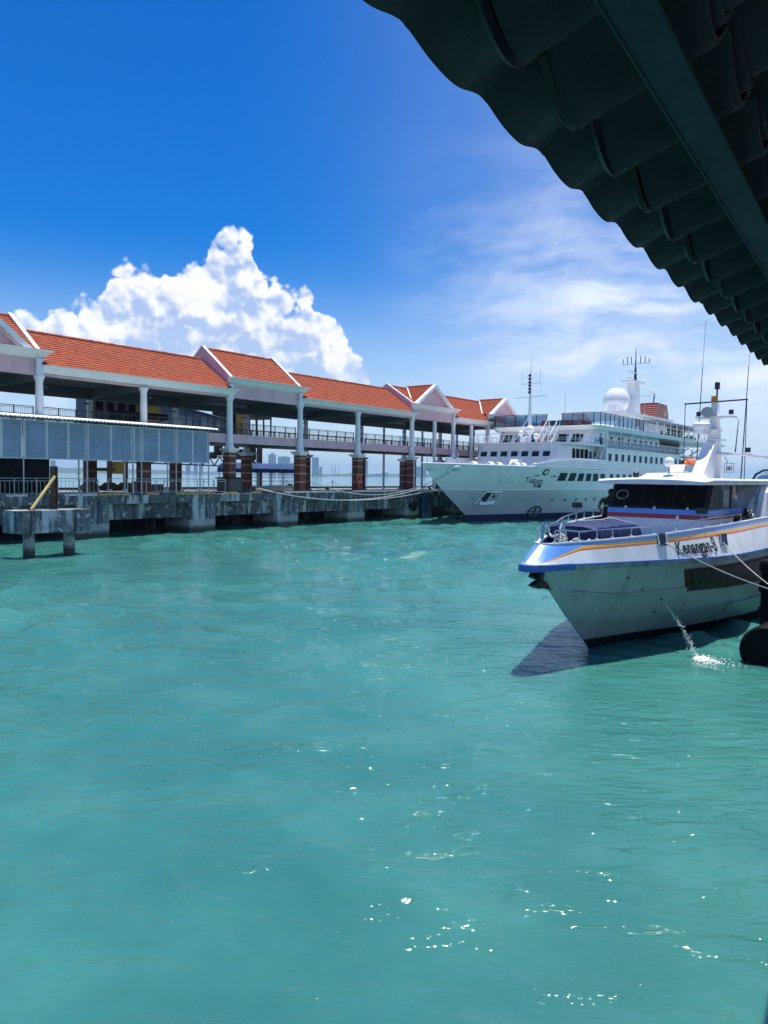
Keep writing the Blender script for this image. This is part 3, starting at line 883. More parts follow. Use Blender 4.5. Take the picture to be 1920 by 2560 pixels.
# lifebuoy hung on a brick pedestal
p = PIER.at_y(897, 1196, 1.38)
t = thing('lifebuoy', 'orange lifebuoy hanging on a brick pedestal', 'lifebuoy', PIER, (p.x, 1.36, p.z))
mb = MB(); R, r_ = .30, .075
mb.loft([[((R + r_ * math.cos(b_)) * math.cos(a), r_ * math.sin(b_), (R + r_ * math.cos(b_)) * math.sin(a)) for b_ in [2 * math.pi * j / 8 for j in range(8)]] for a in [2 * math.pi * i / 24 for i in range(25)]])
mb.build('ring', 'orange_plastic', t, smooth=True)
MB().tube([(-.1, -.02, -.28), (-.15, -.02, -.6), (0.02, -.02, -.85), (.08, -.02, -.5), (.05, -.02, -.25)], .03, 6).build('rope', 'orange_plastic', t, smooth=True)

# ================================================================== LOUVRED SHED
def build_shed():
    t = thing('louvred_shed', 'grey-blue louvred screen shed with white corrugated roof on the pier edge', 'shed', PIER, (0, 0, DECK))
    Z = lambda z: z - DECK
    posts = [-20.5, -15.9, -11.2, -6.31, -1.71, 2.03, 2.75, 5.92, 9.15]
    sub = {-6.31: (-4.69, -3.13), -1.71: (0.19,), 2.75: (4.33,), 5.92: (7.53,), -11.2: (-9.5, -7.75), -15.9: (-14.2, -12.7), -20.5: (-18.8, -17.3), 2.03: ()}
    for p in posts:
        MB().box(p - .035, p + .035, .22, .30, 0.005, Z(8.25)).build('post', 'galvanised', t)
        MB().box(p - .045, p + .045, 1.3, 1.39, 0.005, Z(8.30)).build('post', 'galvanised', t)
    for a, b_ in zip(posts[:-1], posts[1:]):
        xs = [a + .07] + list(sub.get(a, ())) + [b_ - .07]
        for x0, x1 in zip(xs[:-1], xs[1:]):
            x0 += .02; x1 -= .02
            z0, z1 = Z(5.56), Z(8.14)
            mb = MB().box(x0, x0 + .05, .235, .30, z0, z1).box(x1 - .05, x1, .235, .30, z0, z1).box(x0 + .051, x1 - .051, .236, .30, z0, z0 + .05).box(x0 + .051, x1 - .051, .236, .30, z1 - .05, z1)
            f = mb.build('louvre_panel', 'white_trim', t)
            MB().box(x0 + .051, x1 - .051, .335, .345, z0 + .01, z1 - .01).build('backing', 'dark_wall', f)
            mb = MB(); n = 19; rr = random.Random(int(x0 * 97))
            for i in range(n):
                z = z0 + .06 + (z1 - z0 - .12) * (i + .5) / n; h = (z1 - z0) / n * .45; j = rr.uniform(-.012, .012)
                mb.add([(x0 + .05, .185 + j, z - h), (x1 - .05, .185 - j, z - h), (x1 - .05, .30, z + h), (x0 + .05, .30, z + h),
                        (x0 + .05, .197 + j, z - h), (x1 - .05, .197 - j, z - h), (x1 - .05, .312, z + h), (x0 + .05, .312, z + h)],
                       [(0, 1, 2, 3), (7, 6, 5, 4), (0, 4, 5, 1), (3, 2, 6, 7)])
            mb.build('slats', 'louvre_blue', f, kind='stuff', fix=False)
    # roof: corrugated white sheet with a thick front lip
    x0, x1 = posts[0] - .4, posts[-1] + .55
    rings = []
    for v, z in ((-.25, 8.33), (-.22, 8.40), (.9, 8.52), (1.45, 8.58)):
        rings.append([(x0 + (x1 - x0) * i / 400, v, Z(z) + .03 * math.sin(i * math.pi * .5 + .6)) for i in range(401)])
    low = [[(x, y, z - .05) for x, y, z in r] for r in rings]
    mb = MB().loft(rings, False).loft(low[::-1], False)
    mb.loft([low[0], rings[0]], False).loft([rings[-1], low[-1]], False)
    mb.build('roof_sheet', 'white_trim', t, smooth=60)
    MB().box(x0 + .05, x1 - .1, -.1, .0, Z(8.20), Z(8.29)).build('gutter_beam', 'black_metal', t)
    # dark lower wall with louvres at the left end
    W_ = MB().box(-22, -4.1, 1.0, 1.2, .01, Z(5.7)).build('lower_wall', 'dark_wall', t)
    for k in range(5):
        x = -21.6 + k * 3.0
        mb = MB()
        for i in range(12):
            mb.box(x, x + 2.6, .95, .99, .5 + i * .16, .58 + i * .16)
        mb.build('lower_louvre', 'dark_wall', W_, kind='stuff', fix=False)
build_shed()

# ground-level railings
def ground_rail(u0, u1, v, label, balusters=True, top=1.22, name='metal_railing', grp=None):
    t = thing(name, label, 'railing', PIER, (u0, v, DECK), grp)
    L = u1 - u0
    mb = MB().tube([(0, 0, .12), (0, 0, top - .12), (.12, 0, top), (L - .12, 0, top), (L, 0, top - .12), (L, 0, .12)], .028, 6)
    mb.build('frame', 'galvanised', t, smooth=True)
    mb = MB().bar((0, 0, .2), (L, 0, .2), .035); mb.bar((0, 0, top - .18), (L, 0, top - .18), .03)
    mb.build('rails', 'galvanised', t)
    n = max(1, int(L / 1.5))
    for i in range(n + 1):
        MB().bar((L * i / n, 0.03, 0.005), (L * i / n, 0.03, top - .04), .045).build('post', 'galvanised', t)
    if balusters:
        for i in range(int(L / .30)):
            x = .2 + i * .30
            if x < L - .1:
                MB().bar((x, 0, .2), (x, 0, top - .18), .022).build('baluster', 'galvanised', t)
ground_rail(-22, -2.2, .55, 'grey metal railing with upright bars in front of the dark shed wall')
ground_rail(-2.0, -.55, .75, 'short rounded crowd barrier at the end of the barred railing', name='crowd_barrier')
ground_rail(0.1, 9.9, .5, 'plain grey pipe railing on the pier edge below the louvres', False)
ground_rail(4.6, 8.4, 3.6, 'grey barred railing standing behind the pipe railing', True)
ground_rail(10.2, 11.4, .8, 'short grey rail beside the dark stone box', False)

# ticket desk and stacked barriers in the shade under the upper floor
t = thing('stacked_barriers', 'dark stacked barriers and crates in the shade under the shed', 'barriers', PIER, (5.3, 4.6, DECK))
for i in range(4):
    MB().box(.05 * i, 2.6 - .12 * i, .0 + .18 * i, .12 + .18 * i, .01, .75 - .05 * i).build('barrier', 'black_stone', t)
MB().box(.4, 1.9, 1.0, 1.8, .01, .55).build('crate', 'black_stone', t)
MB().box(.7, 1.5, 1.1, 1.7, .56, .95).build('crate', 'navy_paint', t)

# chain posts along the far edge
def chain_posts():
    CPL = ['dark chain post on the far pier edge, first after the blue awning', 'dark chain post on the far pier edge by the lone slim tower', 'dark chain post on the far pier edge left of the lifebuoy pedestal', 'dark chain post on the far pier edge right of the lifebuoy pedestal', 'dark chain post on the far pier edge by the white pipe', 'dark chain post on the far pier edge past the downpipe pedestal', 'last dark chain post, under the white bow']
    us = [22, 26.2, 30.4, 34.6, 38.8, 43.0, 47.2]
    for u in us:
        t = thing('chain_post', CPL[us.index(u)], 'post', PIER, (u, 16.6, DECK), 'chain posts on the far pier edge')
        MB().lathe([(.12, 0.003), (.12, .04), (.035, .06), (.035, .95), (.06, .97), (.06, 1.02)], 8).build('shaft', 'black_metal', t)
        if u < us[-1]:
            MB().tube([(4.2 * q / 8, 0, .88 - .5 * 4 * (q / 8) * (1 - q / 8)) for q in range(9)], .02, 4).build('chain', 'black_metal', t)
chain_posts()
def bollard(u, v, label):
    t = thing('bollard', label, 'bollard', PIER, (u, v, DECK), 'black bollards on the pier')
    MB().lathe([(.30, 0.003), (.30, .05), (.18, .09), (.15, .38), (.24, .48), (.26, .56), (.12, .60)], 14).build('post', 'black_metal', t, smooth=True)
    MB().tube([(-.42, 0, .42), (.42, 0, .42)], .07, 8).build('crossbar', 'black_metal', t, smooth=True)
bollard(35.5, 16.9, 'black cross-armed bollard on the far pier edge behind the white pipe')
bollard(24.3, .75, 'black bollard on the near pier edge holding the ship ropes')
bollard(42.2, .8, 'black bollard on the near pier edge under the white bow')
bollard(14.6, .75, 'black bollard on the near pier edge beside the dark stone box')

# ================================================================== MOORING DOLPHIN
def build_dolphin():
    t = thing('mooring_dolphin', 'stained concrete block on two round piles standing free in the water', 'dolphin', PIER, (-11.6, -9.4, 0))
    L, D = 4.2, 1.75
    mb = MB()
    g = .006
    mb.box(0, L, 0, D, 1.37, 2.60)
    mb.build('cap_block', 'concrete_pale', t)
    for i, x in enumerate((1.35, 2.45)):
        MB().box(x, x + .02, -.004, .02, 1.40, 2.58).build('joint', 'concrete', t)
    MB().box(.01, L - .01, -.022, -.003, 1.66, 1.70).build('casting_ledge', 'concrete_pale', t)
    for x in (.95, 3.3):
        MB().tube([(x, .75, -2.5), (x, .75, 1.36)], .31, 18).build('pile', 'concrete_tide', t, smooth=True)
    # rusty H section post
    mb = MB().box(2.50, 2.54, 1.02, 1.32, 2.602, 5.03).box(2.76, 2.80, 1.02, 1.32, 2.602, 5.03).box(2.542, 2.758, 1.15, 1.19, 2.602, 5.03)
    mb.build('steel_post', 'rust_brown', t)
    MB().tube([(1.15, .85, 2.62), (2.62, 1.0, 4.45)], .085, 12).build('brace_pole', 'pole_yellow', t, smooth=True)
    MB().box(1.02, 1.3, .72, .98, 2.601, 2.64).build('base_plate', 'rust_brown', t)
build_dolphin()

# ================================================================== BOARDING BRIDGE, TRUSSES, AWNING behind the terminal
def truss(mb, p, q, h, n, w=.09, dy=0):
    p, q = Vector(p), Vector(q); up = Vector((0, 0, h))
    mb.bar(p, q, w); mb.bar(p + up, q + up, w)
    for i in range(n):
        a, b_ = p.lerp(q, i / n), p.lerp(q, (i + 1) / n)
        m_ = (a + b_) / 2
        mb.bar(a, m_ + up, w * .7); mb.bar(m_ + up, b_, w * .7)
    return mb
def build_bridge():
    t = thing('boarding_bridge', 'covered glass boarding bridge with yellow cab on brown steel legs behind the terminal', 'boarding bridge', PIER, (0, 13.2, DECK))
    Z = lambda z: z - DECK
    # sloping gallery
    a, b_ = Vector((12.2, 0, Z(9.05))), Vector((23.5, 0, Z(8.35)))
    at, bt = Vector((12.2, 0, Z(11.65))), Vector((23.5, 0, Z(10.0)))
    MB().extr([a, b_, b_ - Vector((0, 0, .35)), a - Vector((0, 0, .35))], (0, 2.4, 0)).build('floor', 'brown_steel', t)
    MB().extr([at, bt, bt + Vector((0, 0, .28)), at + Vector((0, 0, .28))], (0, 2.4, 0)).build('roof', 'soffit_grey', t)
    MB().extr([at + Vector((0, -.1, .282)), bt + Vector((0, -.1, .282)), bt + Vector((.1, -.1, .34)), at + Vector((0, -.1, .34))], (0, 2.6, 0)).build('roof_cap', 'white_trim', t)
    MB().extr([a, b_, b_ + Vector((0, 0, .55)), a + Vector((0, 0, .55))], (0, .05, 0)).build('apron', 'soffit_grey', t)
    n = 12
    for i in range(n + 1):
        f = i / n
        MB().bar(a.lerp(b_, f) + Vector((0, -.03, .3)), at.lerp(bt, f) + Vector((0, -.03, 0)), .10).build('mullion', 'soffit_grey', t)
    for i in range(n):
        p0, p1 = a.lerp(b_, (i + .06) / n) + Vector((0, .02, .56)), a.lerp(b_, (i + .94) / n) + Vector((0, .02, .56))
        q0, q1 = at.lerp(bt, (i + .06) / n) + Vector((0, .02, -.02)), at.lerp(bt, (i + .94) / n) + Vector((0, .02, -.02))
        MB().extr([p0, p1, q1, q0], (0, .02, 0)).build('pane', 'pale_glass', t)
    # machine room with yellow box
    MB().box(6.9, 12.0, .3, 3.0, Z(8.6), Z(12.0)).build('machine_room', 'soffit_grey', t)
    for x in (7.2, 8.3, 9.5, 10.6):
        MB().box(x, x + .75, .24, .29, Z(9.3), Z(11.4)).build('window', 'dark_glass', t)
        MB().box(x - .12, x - .04, .18, .29, Z(8.7), Z(11.9)).build('mullion', 'brown_steel', t)
    MB().box(11.3, 13.3, -.9, .2, Z(10.35), Z(11.85)).build('yellow_box', 'yellow_paint', t)
    MB().box(11.3, 13.3, -.95, .15, Z(8.5), Z(9.75)).build('yellow_box', 'yellow_paint', t)
    MB().box(8.8, 14.0, -1.2, .1, Z(9.76), Z(10.33)).build('black_canopy', 'dark_wall', t)
    # tower legs and bogies
    for x in (6.9, 8.9, 10.6):
        MB().bar((x, .8, .75), (x, .8, Z(8.6)), .38, .3).build('leg', 'brown_steel', t)
        MB().extr([(x - .9, .55, .38), (x - .35, .55, .75), (x + .35, .55, .75), (x + .9, .55, .38), (x + .9, .55, .25), (x - .9, .55, .25)], (0, .5, 0)).build('bogie', 'rust_brown', t)
        for s_ in (-.6, .6):
            MB().tube([(x + s_, .6, .28), (x + s_, 1.0, .28)], .27, 14).build('wheel', 'rust_brown', t, smooth=True)
    MB().bar((6.9, .8, 1.95), (10.6, .8, 1.95), .3, .3).build('tie_beam', 'brown_steel', t)
    MB().box(9.3, 10.3, .3, 1.3, 1.55, 2.7).build('drive_box', 'yellow_paint', t)
    mb = truss(MB(), (10.6, .8, Z(5.7)), (24.3, .8, Z(5.55)), .95, 9, .13); mb.build('truss_beam', 'brown_steel', t)
    mb = MB().bar((6.9, .8, Z(5.5)), (8.9, .8, Z(7.6)), .16).bar((10.6, .8, Z(5.6)), (8.9, .8, Z(7.4)), .14); mb.build('diagonal_brace', 'brown_steel', t)
    # far cab and its mast
    MB().box(23.3, 24.6, -.3, 2.7, Z(8.4), Z(11.55)).build('yellow_housing', 'yellow_paint', t)
    MB().box(22.4, 23.25, -.25, 2.5, Z(8.4), Z(11.55)).build('dark_bay', 'dark_wall', t)
    MB().box(25.2, 28.6, -.2, 2.2, Z(10.85), Z(11.35)).build('cab_roof', 'brown_steel', t)
    MB().box(25.2, 28.6, -.2, 2.2, Z(8.35), Z(8.65)).build('cab_floor', 'brown_steel', t)
    for x in (25.25, 26.3, 27.4, 28.5):
        MB().bar((x, -.15, Z(8.66)), (x, -.15, Z(10.84)), .13).build('cab_post', 'brown_steel', t)
        MB().bar((x, 2.1, Z(8.66)), (x, 2.1, Z(10.84)), .13).build('cab_post', 'brown_steel', t)
    MB().bar((27.9, 1.0, .0), (27.9, 1.0, Z(8.34)), .48, .4).build('mast_leg', 'brown_steel', t)
    MB().bar((25.4, 1.0, Z(8.0)), (27.7, 1.0, Z(5.3)), .22).build('diagonal_brace', 'brown_steel', t)
    for k in range(10):
        x = 21.0 + k * .62
        MB().box(x, x + random.uniform(.25, .55), .5, 1.3, Z(6.3 + (k % 3) * .35), Z(7.0 + (k * 7 % 4) * .22)).build('gearbox', 'rust_brown' if k % 2 else 'black_metal', t)
build_bridge()

def build_awning():
    t = thing('blue_awning', 'dark blue fabric awning over a railed walkway under the terminal', 'awning', PIER, (21.0, 11.0, DECK))
    L, Z = 9.6, lambda z: z - DECK
    ys = [(-.02, 4.92), (0, 5.35), (.5, 5.78), (1.1, 5.95), (1.7, 5.78), (2.2, 5.35), (2.22, 4.92)]
    rings = []
    for i in range(25):
        x = L * i / 24
        sag = .045 * math.sin(i * math.pi / 4) ** 2
        rings.append([(x, y, Z(z) - sag * (1 if 0 < k < 6 else 0) + (.03 * math.sin(i * 2.1) if k in (0, 6) else 0)) for k, (y, z) in enumerate(ys)])
    mb = MB().loft(rings, False)
    mb.add(rings[0], [tuple(range(7))]); mb.add(rings[-1], [tuple(range(7))])
    c = mb.build('canopy', 'awning_blue', t, smooth=True)
    sm = c.modifiers.new('thick', 'SOLIDIFY'); sm.thickness = .02
    for i in range(6):
        for y in (.05, 2.15):
            MB().bar((L * (i + .1) / 5.2, y, .005), (L * (i + .1) / 5.2, y, Z(5.4)), .07).build('post', 'galvanised', t)
    mb = MB()
    for y in (.05, 2.15):
        for z in (.95, 1.35):
            mb.bar((0, y, z), (L, y, z), .05)
    mb.build('handrail', 'galvanised', t)
    MB().box(0, L, 0, 2.2, .01, .45).build('platform', 'plastic_grey', t)
build_awning()

# ================================================================== WHITE CRUISE SHIP
def interp(x, pts):
    if x <= pts[0][0]: return pts[0][1]
    for (x0, y0), (x1, y1) in zip(pts[:-1], pts[1:]):
        if x <= x1:
            return y0 + (y1 - y0) * (x - x0) / (x1 - x0)
    return pts[-1][1]
STEM = [(-2, 1.5), (0, 0.0), (.73, -.40), (2.0, -2.55), (3.1, -4.45), (4.5, -6.6), (6.0, -8.5), (7.2, -9.9)]
FULL = [(-2, 34), (0, 28), (2, 25), (3.5, 22), (6, 17), (7.2, 15.5)]
POW = [(-2, 1.25), (0, 1.35), (2, 1.5), (3.5, 1.75), (6, 2.2), (7.2, 2.3)]
HALF = 7.0
def ship_half(s, z):
    s0, s1 = interp(z, STEM), interp(z, FULL)
    if s <= s0: return 0.0
    half = HALF if s < 58 else HALF - (s - 58) ** 2 * .008
    if s >= s1: return half
    return half * (1 - ((s1 - s) / (s1 - s0)) ** interp(z, POW))
def ship_top(s):
    return interp(s, [(-9, 6.02), (0, 5.92), (8, 5.86), (20, 5.80), (80, 5.75)])
def ship_hit(x, y, off=0.0):
    o, d = SHIP.ray(x, y)
    best = None
    lo, hi = 40.0 / d.y if d.y else 0, 0
    k0 = None
    for i in range(4000):
        k = 55 + i * .03
        p = o + d * k
        if p.z > 0 and p.z < 8 and -p.y <= ship_half(p.x, p.z) + off and p.y < 0.5:
            k0 = k; break
    if k0 is None:
        return None
    for i in range(12):
        km = k0 - .03 * (.5 ** i)
        p = o + d * km
        if -p.y <= ship_half(p.x, p.z) + off: k0 = km
    return o + d * k0
def ship_patch(mb, s0, s1, z0, z1, off, ns=4, nz=3, thick=.03, skew=0.0):
    """a panel that follows the hull side between s0..s1 and z0..z1, standing off a little"""
    def g(o_):
        return [[(s0 + (s1 - s0) * i / ns + skew * (j / nz - .5), -ship_half(s0 + (s1 - s0) * i / ns + skew * (j / nz - .5), z0 + (z1 - z0) * j / nz) - o_, z0 + (z1 - z0) * j / nz) for j in range(nz + 1)] for i in range(ns + 1)]
    a, b_ = g(off), g(off - thick)
    mb.loft(a, False); mb.loft(b_[::-1], False)
    mb.loft([a[0], b_[0]], False).loft([b_[-1], a[-1]], False)
    mb.loft([[r[-1] for r in a], [r[-1] for r in b_]], False).loft([[r[0] for r in b_], [r[0] for r in a]], False)
    return mb

def build_ship():
    S = thing('cruise_ship', 'white cruise ship with navy boot stripe moored along the pier', 'ship', SHIP)
    L = 84.0
    # hull: both sides, three paint zones
    ts = [0, .002, .006, .012, .02, .03, .042, .056, .072, .09, .11, .13, .15, .175, .2, .225, .25, .28, .31, .35, .4, .5, .6, .7, .78, .86, .93, .97, 1.0]
    def zone(z0, z1, nz, name, material, topf=None):
        mb = MB()
        for side in (-1, 1):
            rings = []
            for tt in ts:
                ring = []
                for j in range(nz + 1):
                    g = j / nz
                    z = z0 + (z1 - z0) * g
                    s = interp(z, STEM) + (L - interp(z, STEM)) * tt
                    if topf:
                        z = z0 + (topf(s) - z0) * g
                        s = interp(z, STEM) + (L - interp(z, STEM)) * tt
                    ring.append((s, side * ship_half(s, z), z))
                rings.append(ring)
            mb.loft(rings, False)
        rings = [[(L, -ship_half(L, z0), z0), (L, ship_half(L, z0), z0)], [(L, -ship_half(L, z1), z1), (L, ship_half(L, z1), z1)]]
        mb.loft(rings, False)
        return mb.build(name, material, S, smooth=60)
    zone(-1.8, .72, 4, 'boot_stripe', 'navy_paint')
    hull = zone(.72, 3.42, 6, 'lower_hull', 'ship_lower')
    zone(3.42, 5.9, 6, 'upper_hull', 'ship_upper', ship_top)
    # thin knuckle strake between them
    mb = MB()
    rings = []
    for i in range(60):
        s = -4.6 + i * 1.35
        w = ship_half(s, 3.42)
        rings.append([(s, -w - .0, 3.36), (s, -w - .06, 3.39), (s, -w - .06, 3.44), (s, -w - .0, 3.47)])
    mb.loft(rings, False).build('knuckle_strake', 'white_gloss', S)
    # decks
    mb = MB(); rings = []
    for i in range(40):
        s = -8.2 + i * 2.3
        w = max(.02, ship_half(s, 5.3) - .05)
        rings.append([(s, -w, 5.35), (s, w, 5.35)])
    mb.loft(rings, False).build('foredeck', 'grey_deck', S)
    # cap rail round the bow
    mb = MB()
    for side in (-1, 1):
        mb.tube([(s, side * max(0, ship_half(s, ship_top(s) - .02) - .02), ship_top(s) + .02) for s in [-8.45, -8.3, -8, -7, -5.5, -3.5, -1, 2, 5, 8]], .07, 6)
    mb.build('cap_rail', 'white_gloss', S, smooth=True)
    # white strake bulwark rising aft of the foredeck, four planked courses
    for k in range(4):
        mb = MB(); rings = []
        for i in range(30):
            s = 4.5 + (20.25 - 4.5) * i / 29
            z_b = ship_top(s) + .02
            z_t = interp(s, [(4.5, 6.25), (8, 6.85), (12, 7.02), (20.3, 7.0)])
            za, zb = z_b + (z_t - z_b) * (k / 4 + .012), z_b + (z_t - z_b) * ((k + 1) / 4 - .012)
            w = ship_half(s, 5.9) + .10 + .03 * k
            rings.append([(s, -w, za), (s, -w - .04, za), (s, -w - .015, zb), (s, -w + .03, zb), (s, -w + .06, za)])
        mb.loft(rings, True, True).build('bulwark_strake', 'white_gloss', S)
    for side in (1,):
        mb = MB(); rings = []
        for i in range(20):
            s = 4.5 + 15.75 * i / 19
            w = ship_half(s, 5.9) + .1
            rings.append([(s, w, 5.8), (s, w + .06, 7.0), (s, w - .05, 7.0), (s, w - .08, 5.8)])
        mb.loft(rings, True, True).build('bulwark', 'white_gloss', S)
    # ---- first tier with seven raked front windows
    def prism(poly, z0, z1, name, material, top_poly=None, parent=S):
        tp = top_poly or poly
        mb = MB().loft([[(s, -w, z0) for s, w in poly], [(s, -w, z1) for s, w in tp]], True, True)
        return mb.build(name, material, parent)
    f0 = [(9.6, -4.4), (9.6, 4.4), (10.3, 5.3), (12.2, 5.85), (21, 5.85), (21, -5.85), (12.2, -5.85), (10.3, -5.3)]
    f1 = [(10.7, -4.3), (10.7, 4.3), (11.3, 5.2), (12.6, 5.85), (21, 5.85), (21, -5.85), (12.6, -5.85), (11.3, -5.2)]
    prism(f0, 5.4, 8.55, 'forward_deckhouse', 'white_gloss', f1)
    def slant_window(sa, za, sb, zb, w0, w1, material, off=.03, name='window', frame=True, parent=S, skew=0.0):
        d = Vector((sb - sa, 0, zb - za)).normalized(); nrm = Vector((-d.z, 0, d.x)) * off
        g = [(sa, -w0 + 0, za), (sa, -w1, za), (sb, -w1 + skew, zb), (sb, -w0 + skew, zb)]
        mb = MB().extr([Vector(p) + nrm for p in g], -nrm * .7)
        o_ = mb.build(name, material, parent)
        if frame:
            mb = MB()
            q = [Vector(p) + nrm * 1.3 for p in g]
            for i in range(4):
                mb.bar(q[i], q[(i + 1) % 4], .07)
            mb.build('frame', 'white_gloss', o_)
        return o_
    fz = lambda z: 9.6 + (10.7 - 9.6) * (z - 5.4) / 3.15
    for i in range(7):
        c = -4.05 + i * 1.35
        slant_window(fz(7.12), 7.12, fz(7.80), 7.80, c - .48, c + .48, 'teal_glass', .04)
    prism([(9.9, -3.0), (9.9, 3.0), (10.6, 5.2), (12.2, 6.7), (20.6, 6.85), (20.6, -6.85), (12.2, -6.7), (10.6, -5.2)], 8.56, 8.80, 'bridge_deck', 'white_gloss')
    # side recess (crew shelter) behind the bulwark
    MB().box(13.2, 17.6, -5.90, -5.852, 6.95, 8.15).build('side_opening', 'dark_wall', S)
    for s in (13.9, 15.1, 16.3):
        MB().bar((s, -5.93, 6.95), (s, -5.93, 8.15), .10).build('opening_post', 'white_gloss', S)
    for s in (18.1, 19.5):
        MB().box(s, s + .62, -5.89, -5.852, 6.6, 7.95).build('side_door', 'teal_glass', S)
    # sloping brace panel on the wing
    MB().extr([(17.6, -6.7, 8.55), (20.3, -6.7, 8.55), (20.3, -6.7, 9.35), (18.6, -6.7, 8.95)], (0, .08, 0)).build('wing_panel', 'white_gloss', S)
    MB().box(19.0, 19.5, -6.95, -6.72, 8.85, 9.65).build('searchlight_box', 'black_metal', S)
    # ---- bridge tier: raked windows, visor
    b0 = [(17.7, -6.0), (17.7, 6.0), (18.4, 6.75), (21.5, 6.8), (21.5, -6.8), (18.4, -6.75)]
    b1 = [(18.7, -6.0), (18.7, 6.0), (19.2, 6.7), (21.5, 6.8), (21.5, -6.8), (19.2, -6.7)]
    prism(b0, 8.81, 10.55, 'bridge_house', 'white_gloss', b1)
    gz = lambda z: 17.7 + (z - 8.81) / 1.74
    for c, hw in ((-5.2, .6), (-3.6, .72), (-1.6, .72), (.5, .72), (2.3, .72), (4.2, .74)):
        slant_window(gz(9.05), 9.05, gz(10.15), 10.15, c - hw, c + hw, 'teal_glass', .04, skew=-.12)
    # corner pane
    mb = MB().extr([(18.15, -6.40, 9.1), (18.62, -6.84, 9.1), (19.5, -6.84, 10.2), (19.05, -6.45, 10.2)], (-.04, -.04, 0)); mb.build('window', 'pale_glass', S)
    visor = [(17.2, -6.6), (17.2, 6.6), (18.0, 7.25), (61.5, 7.25), (61.5, -7.25), (18.0, -7.25)]
    vis_b = [(17.9, -6.5), (17.9, 6.5), (18.6, 7.05), (61.3, 7.05), (61.3, -7.05), (18.6, -7.05)]
    prism(vis_b, 10.56, 11.08, 'sun_deck', 'white_gloss', visor)
    # main superstructure block and its two window rows
    MB().box(20.4, 49.8, -7.02, 7.02, 5.5, 8.24).build('main_superstructure', 'white_gloss', S)
    MB().extr([(49.8, -7.0, 5.5), (51.9, -7.0, 5.5), (49.8, -7.0, 8.2)], (0, 14, 0)).build('aft_fairing', 'white_gloss', S)
    MB().box(20.2, 61.0, -7.10, 7.10, 8.25, 8.46).build('promenade_deck', 'white_gloss', S)
    MB().box(20.4, 74.0, -7.10, -7.03, 5.78, 5.88).build('rubbing_strake', 'white_gloss', S)
    for i in range(14):
        s = 21.2 + i * 2.16
        o_ = MB().box(s, s + .88, -7.05, -7.021, 6.92, 7.80).build('window', 'teal_glass', S)
        MB().box(s - .05, s + .93, -7.12, -7.03, 6.84, 6.90).build('sill', 'white_gloss', o_)
    fw = [(1398, 1417), (1424, 1439.5), (1446.5, 1459.5), (1466, 1477.5), (1483.5, 1495), (1501, 1512)]
    fws = [(ship_hit(a, 1190).x, ship_hit(b_, 1190).x) for a, b_ in fw]
    low_ws = [a for a, b_ in fws] + [21.9 + i * 2.14 for i in range(14)]
    for i, s in enumerate(low_ws):
        wd = fws[i][1] - fws[i][0] if i < 6 else .88
        mb = ship_patch(MB(), s, s + wd, 4.42, 5.30, .035, 3, 2, .03, skew=0)
        o_ = mb.build('window', 'dark_glass' if i < 2 else 'teal_glass', S)
        if i > 5:
            MB().box(s - .05, s + wd + .05, -HALF - .10, -HALF - .02, 4.34, 4.40).build('sill', 'white_gloss', o_)
    pth = [ship_hit(x, 1246).x for x in (1382, 1414, 1441, 1465, 1486.5, 1505)]
    for s in pth + [pth[-1] + 1.75 * (i + 1) for i in range(10)]:
        z = 2.28
        w = ship_half(s, z)
        c = Vector((s, -w, z)); tx = Vector((1, -(ship_half(s + .2, z) - ship_half(s - .2, z)) / .4, 0)).normalized()
        tz = Vector((0, -(ship_half(s, z + .2) - ship_half(s, z - .2)) / .4, 1)).normalized(); nn = tx.cross(tz).normalized()
        if nn.y > 0: nn = -nn
        mb = MB().extr([c + nn * .035 + (tx * math.cos(a) + tz * math.sin(a)) * .21 for a in [2 * math.pi * q / 14 for q in range(14)]], -nn * .02)
        o_ = mb.build('porthole', 'teal_glass', S)
        MB().tube([c + nn * .03 + (tx * math.cos(a) + tz * math.sin(a)) * .23 for a in [2 * math.pi * q / 14 for q in range(15)]], .03, 5).build('rim', 'white_gloss', o_)
    # promenade: set-back house, posts, rail with mesh panels
    MB().box(20.5, 44.5, -5.55, 5.55, 8.47, 10.55).build('promenade_house', 'white_gloss', S)
    MB().box(44.6, 61.0, -3.5, 3.5, 8.47, 10.55).build('aft_house', 'brown_steel', S)
    for i, s in enumerate((21.0, 23.2, 25.4, 28.0, 31.6, 34.0, 36.2, 38.4, 40.6, 42.8)):
        if s == 28.0:
            MB().box(s + .8, s + 1.7, -5.60, -5.552, 8.5, 10.2).build('door', 'teal_glass', S)
        MB().box(s, s + (.62 if i != 3 else .5), -5.60, -5.552, 9.1, 10.05).build('window', 'teal_glass', S)
    for s in (20.6, 25.4, 29.8, 33.6):
        MB().bar((s, -6.95, 8.465), (s, -6.95, 10.555), .13).build('post', 'white_gloss', S)
    rl = MB().bar((20.5, -6.98, 9.50), (52, -6.98, 9.50), .07).bar((20.5, -6.98, 8.95), (52, -6.98, 8.95), .03).build('promenade_rail', 'white_gloss', S)
    for i in range(30):
        MB().bar((20.7 + i * 1.08, -6.98, 8.465), (20.7 + i * 1.08, -6.98, 9.5), .04).build('stanchion', 'white_gloss', rl)
    MB().box(20.6, 51.5, -6.955, -6.945, 8.6, 9.45).build('screen', 'screen_glass', rl)
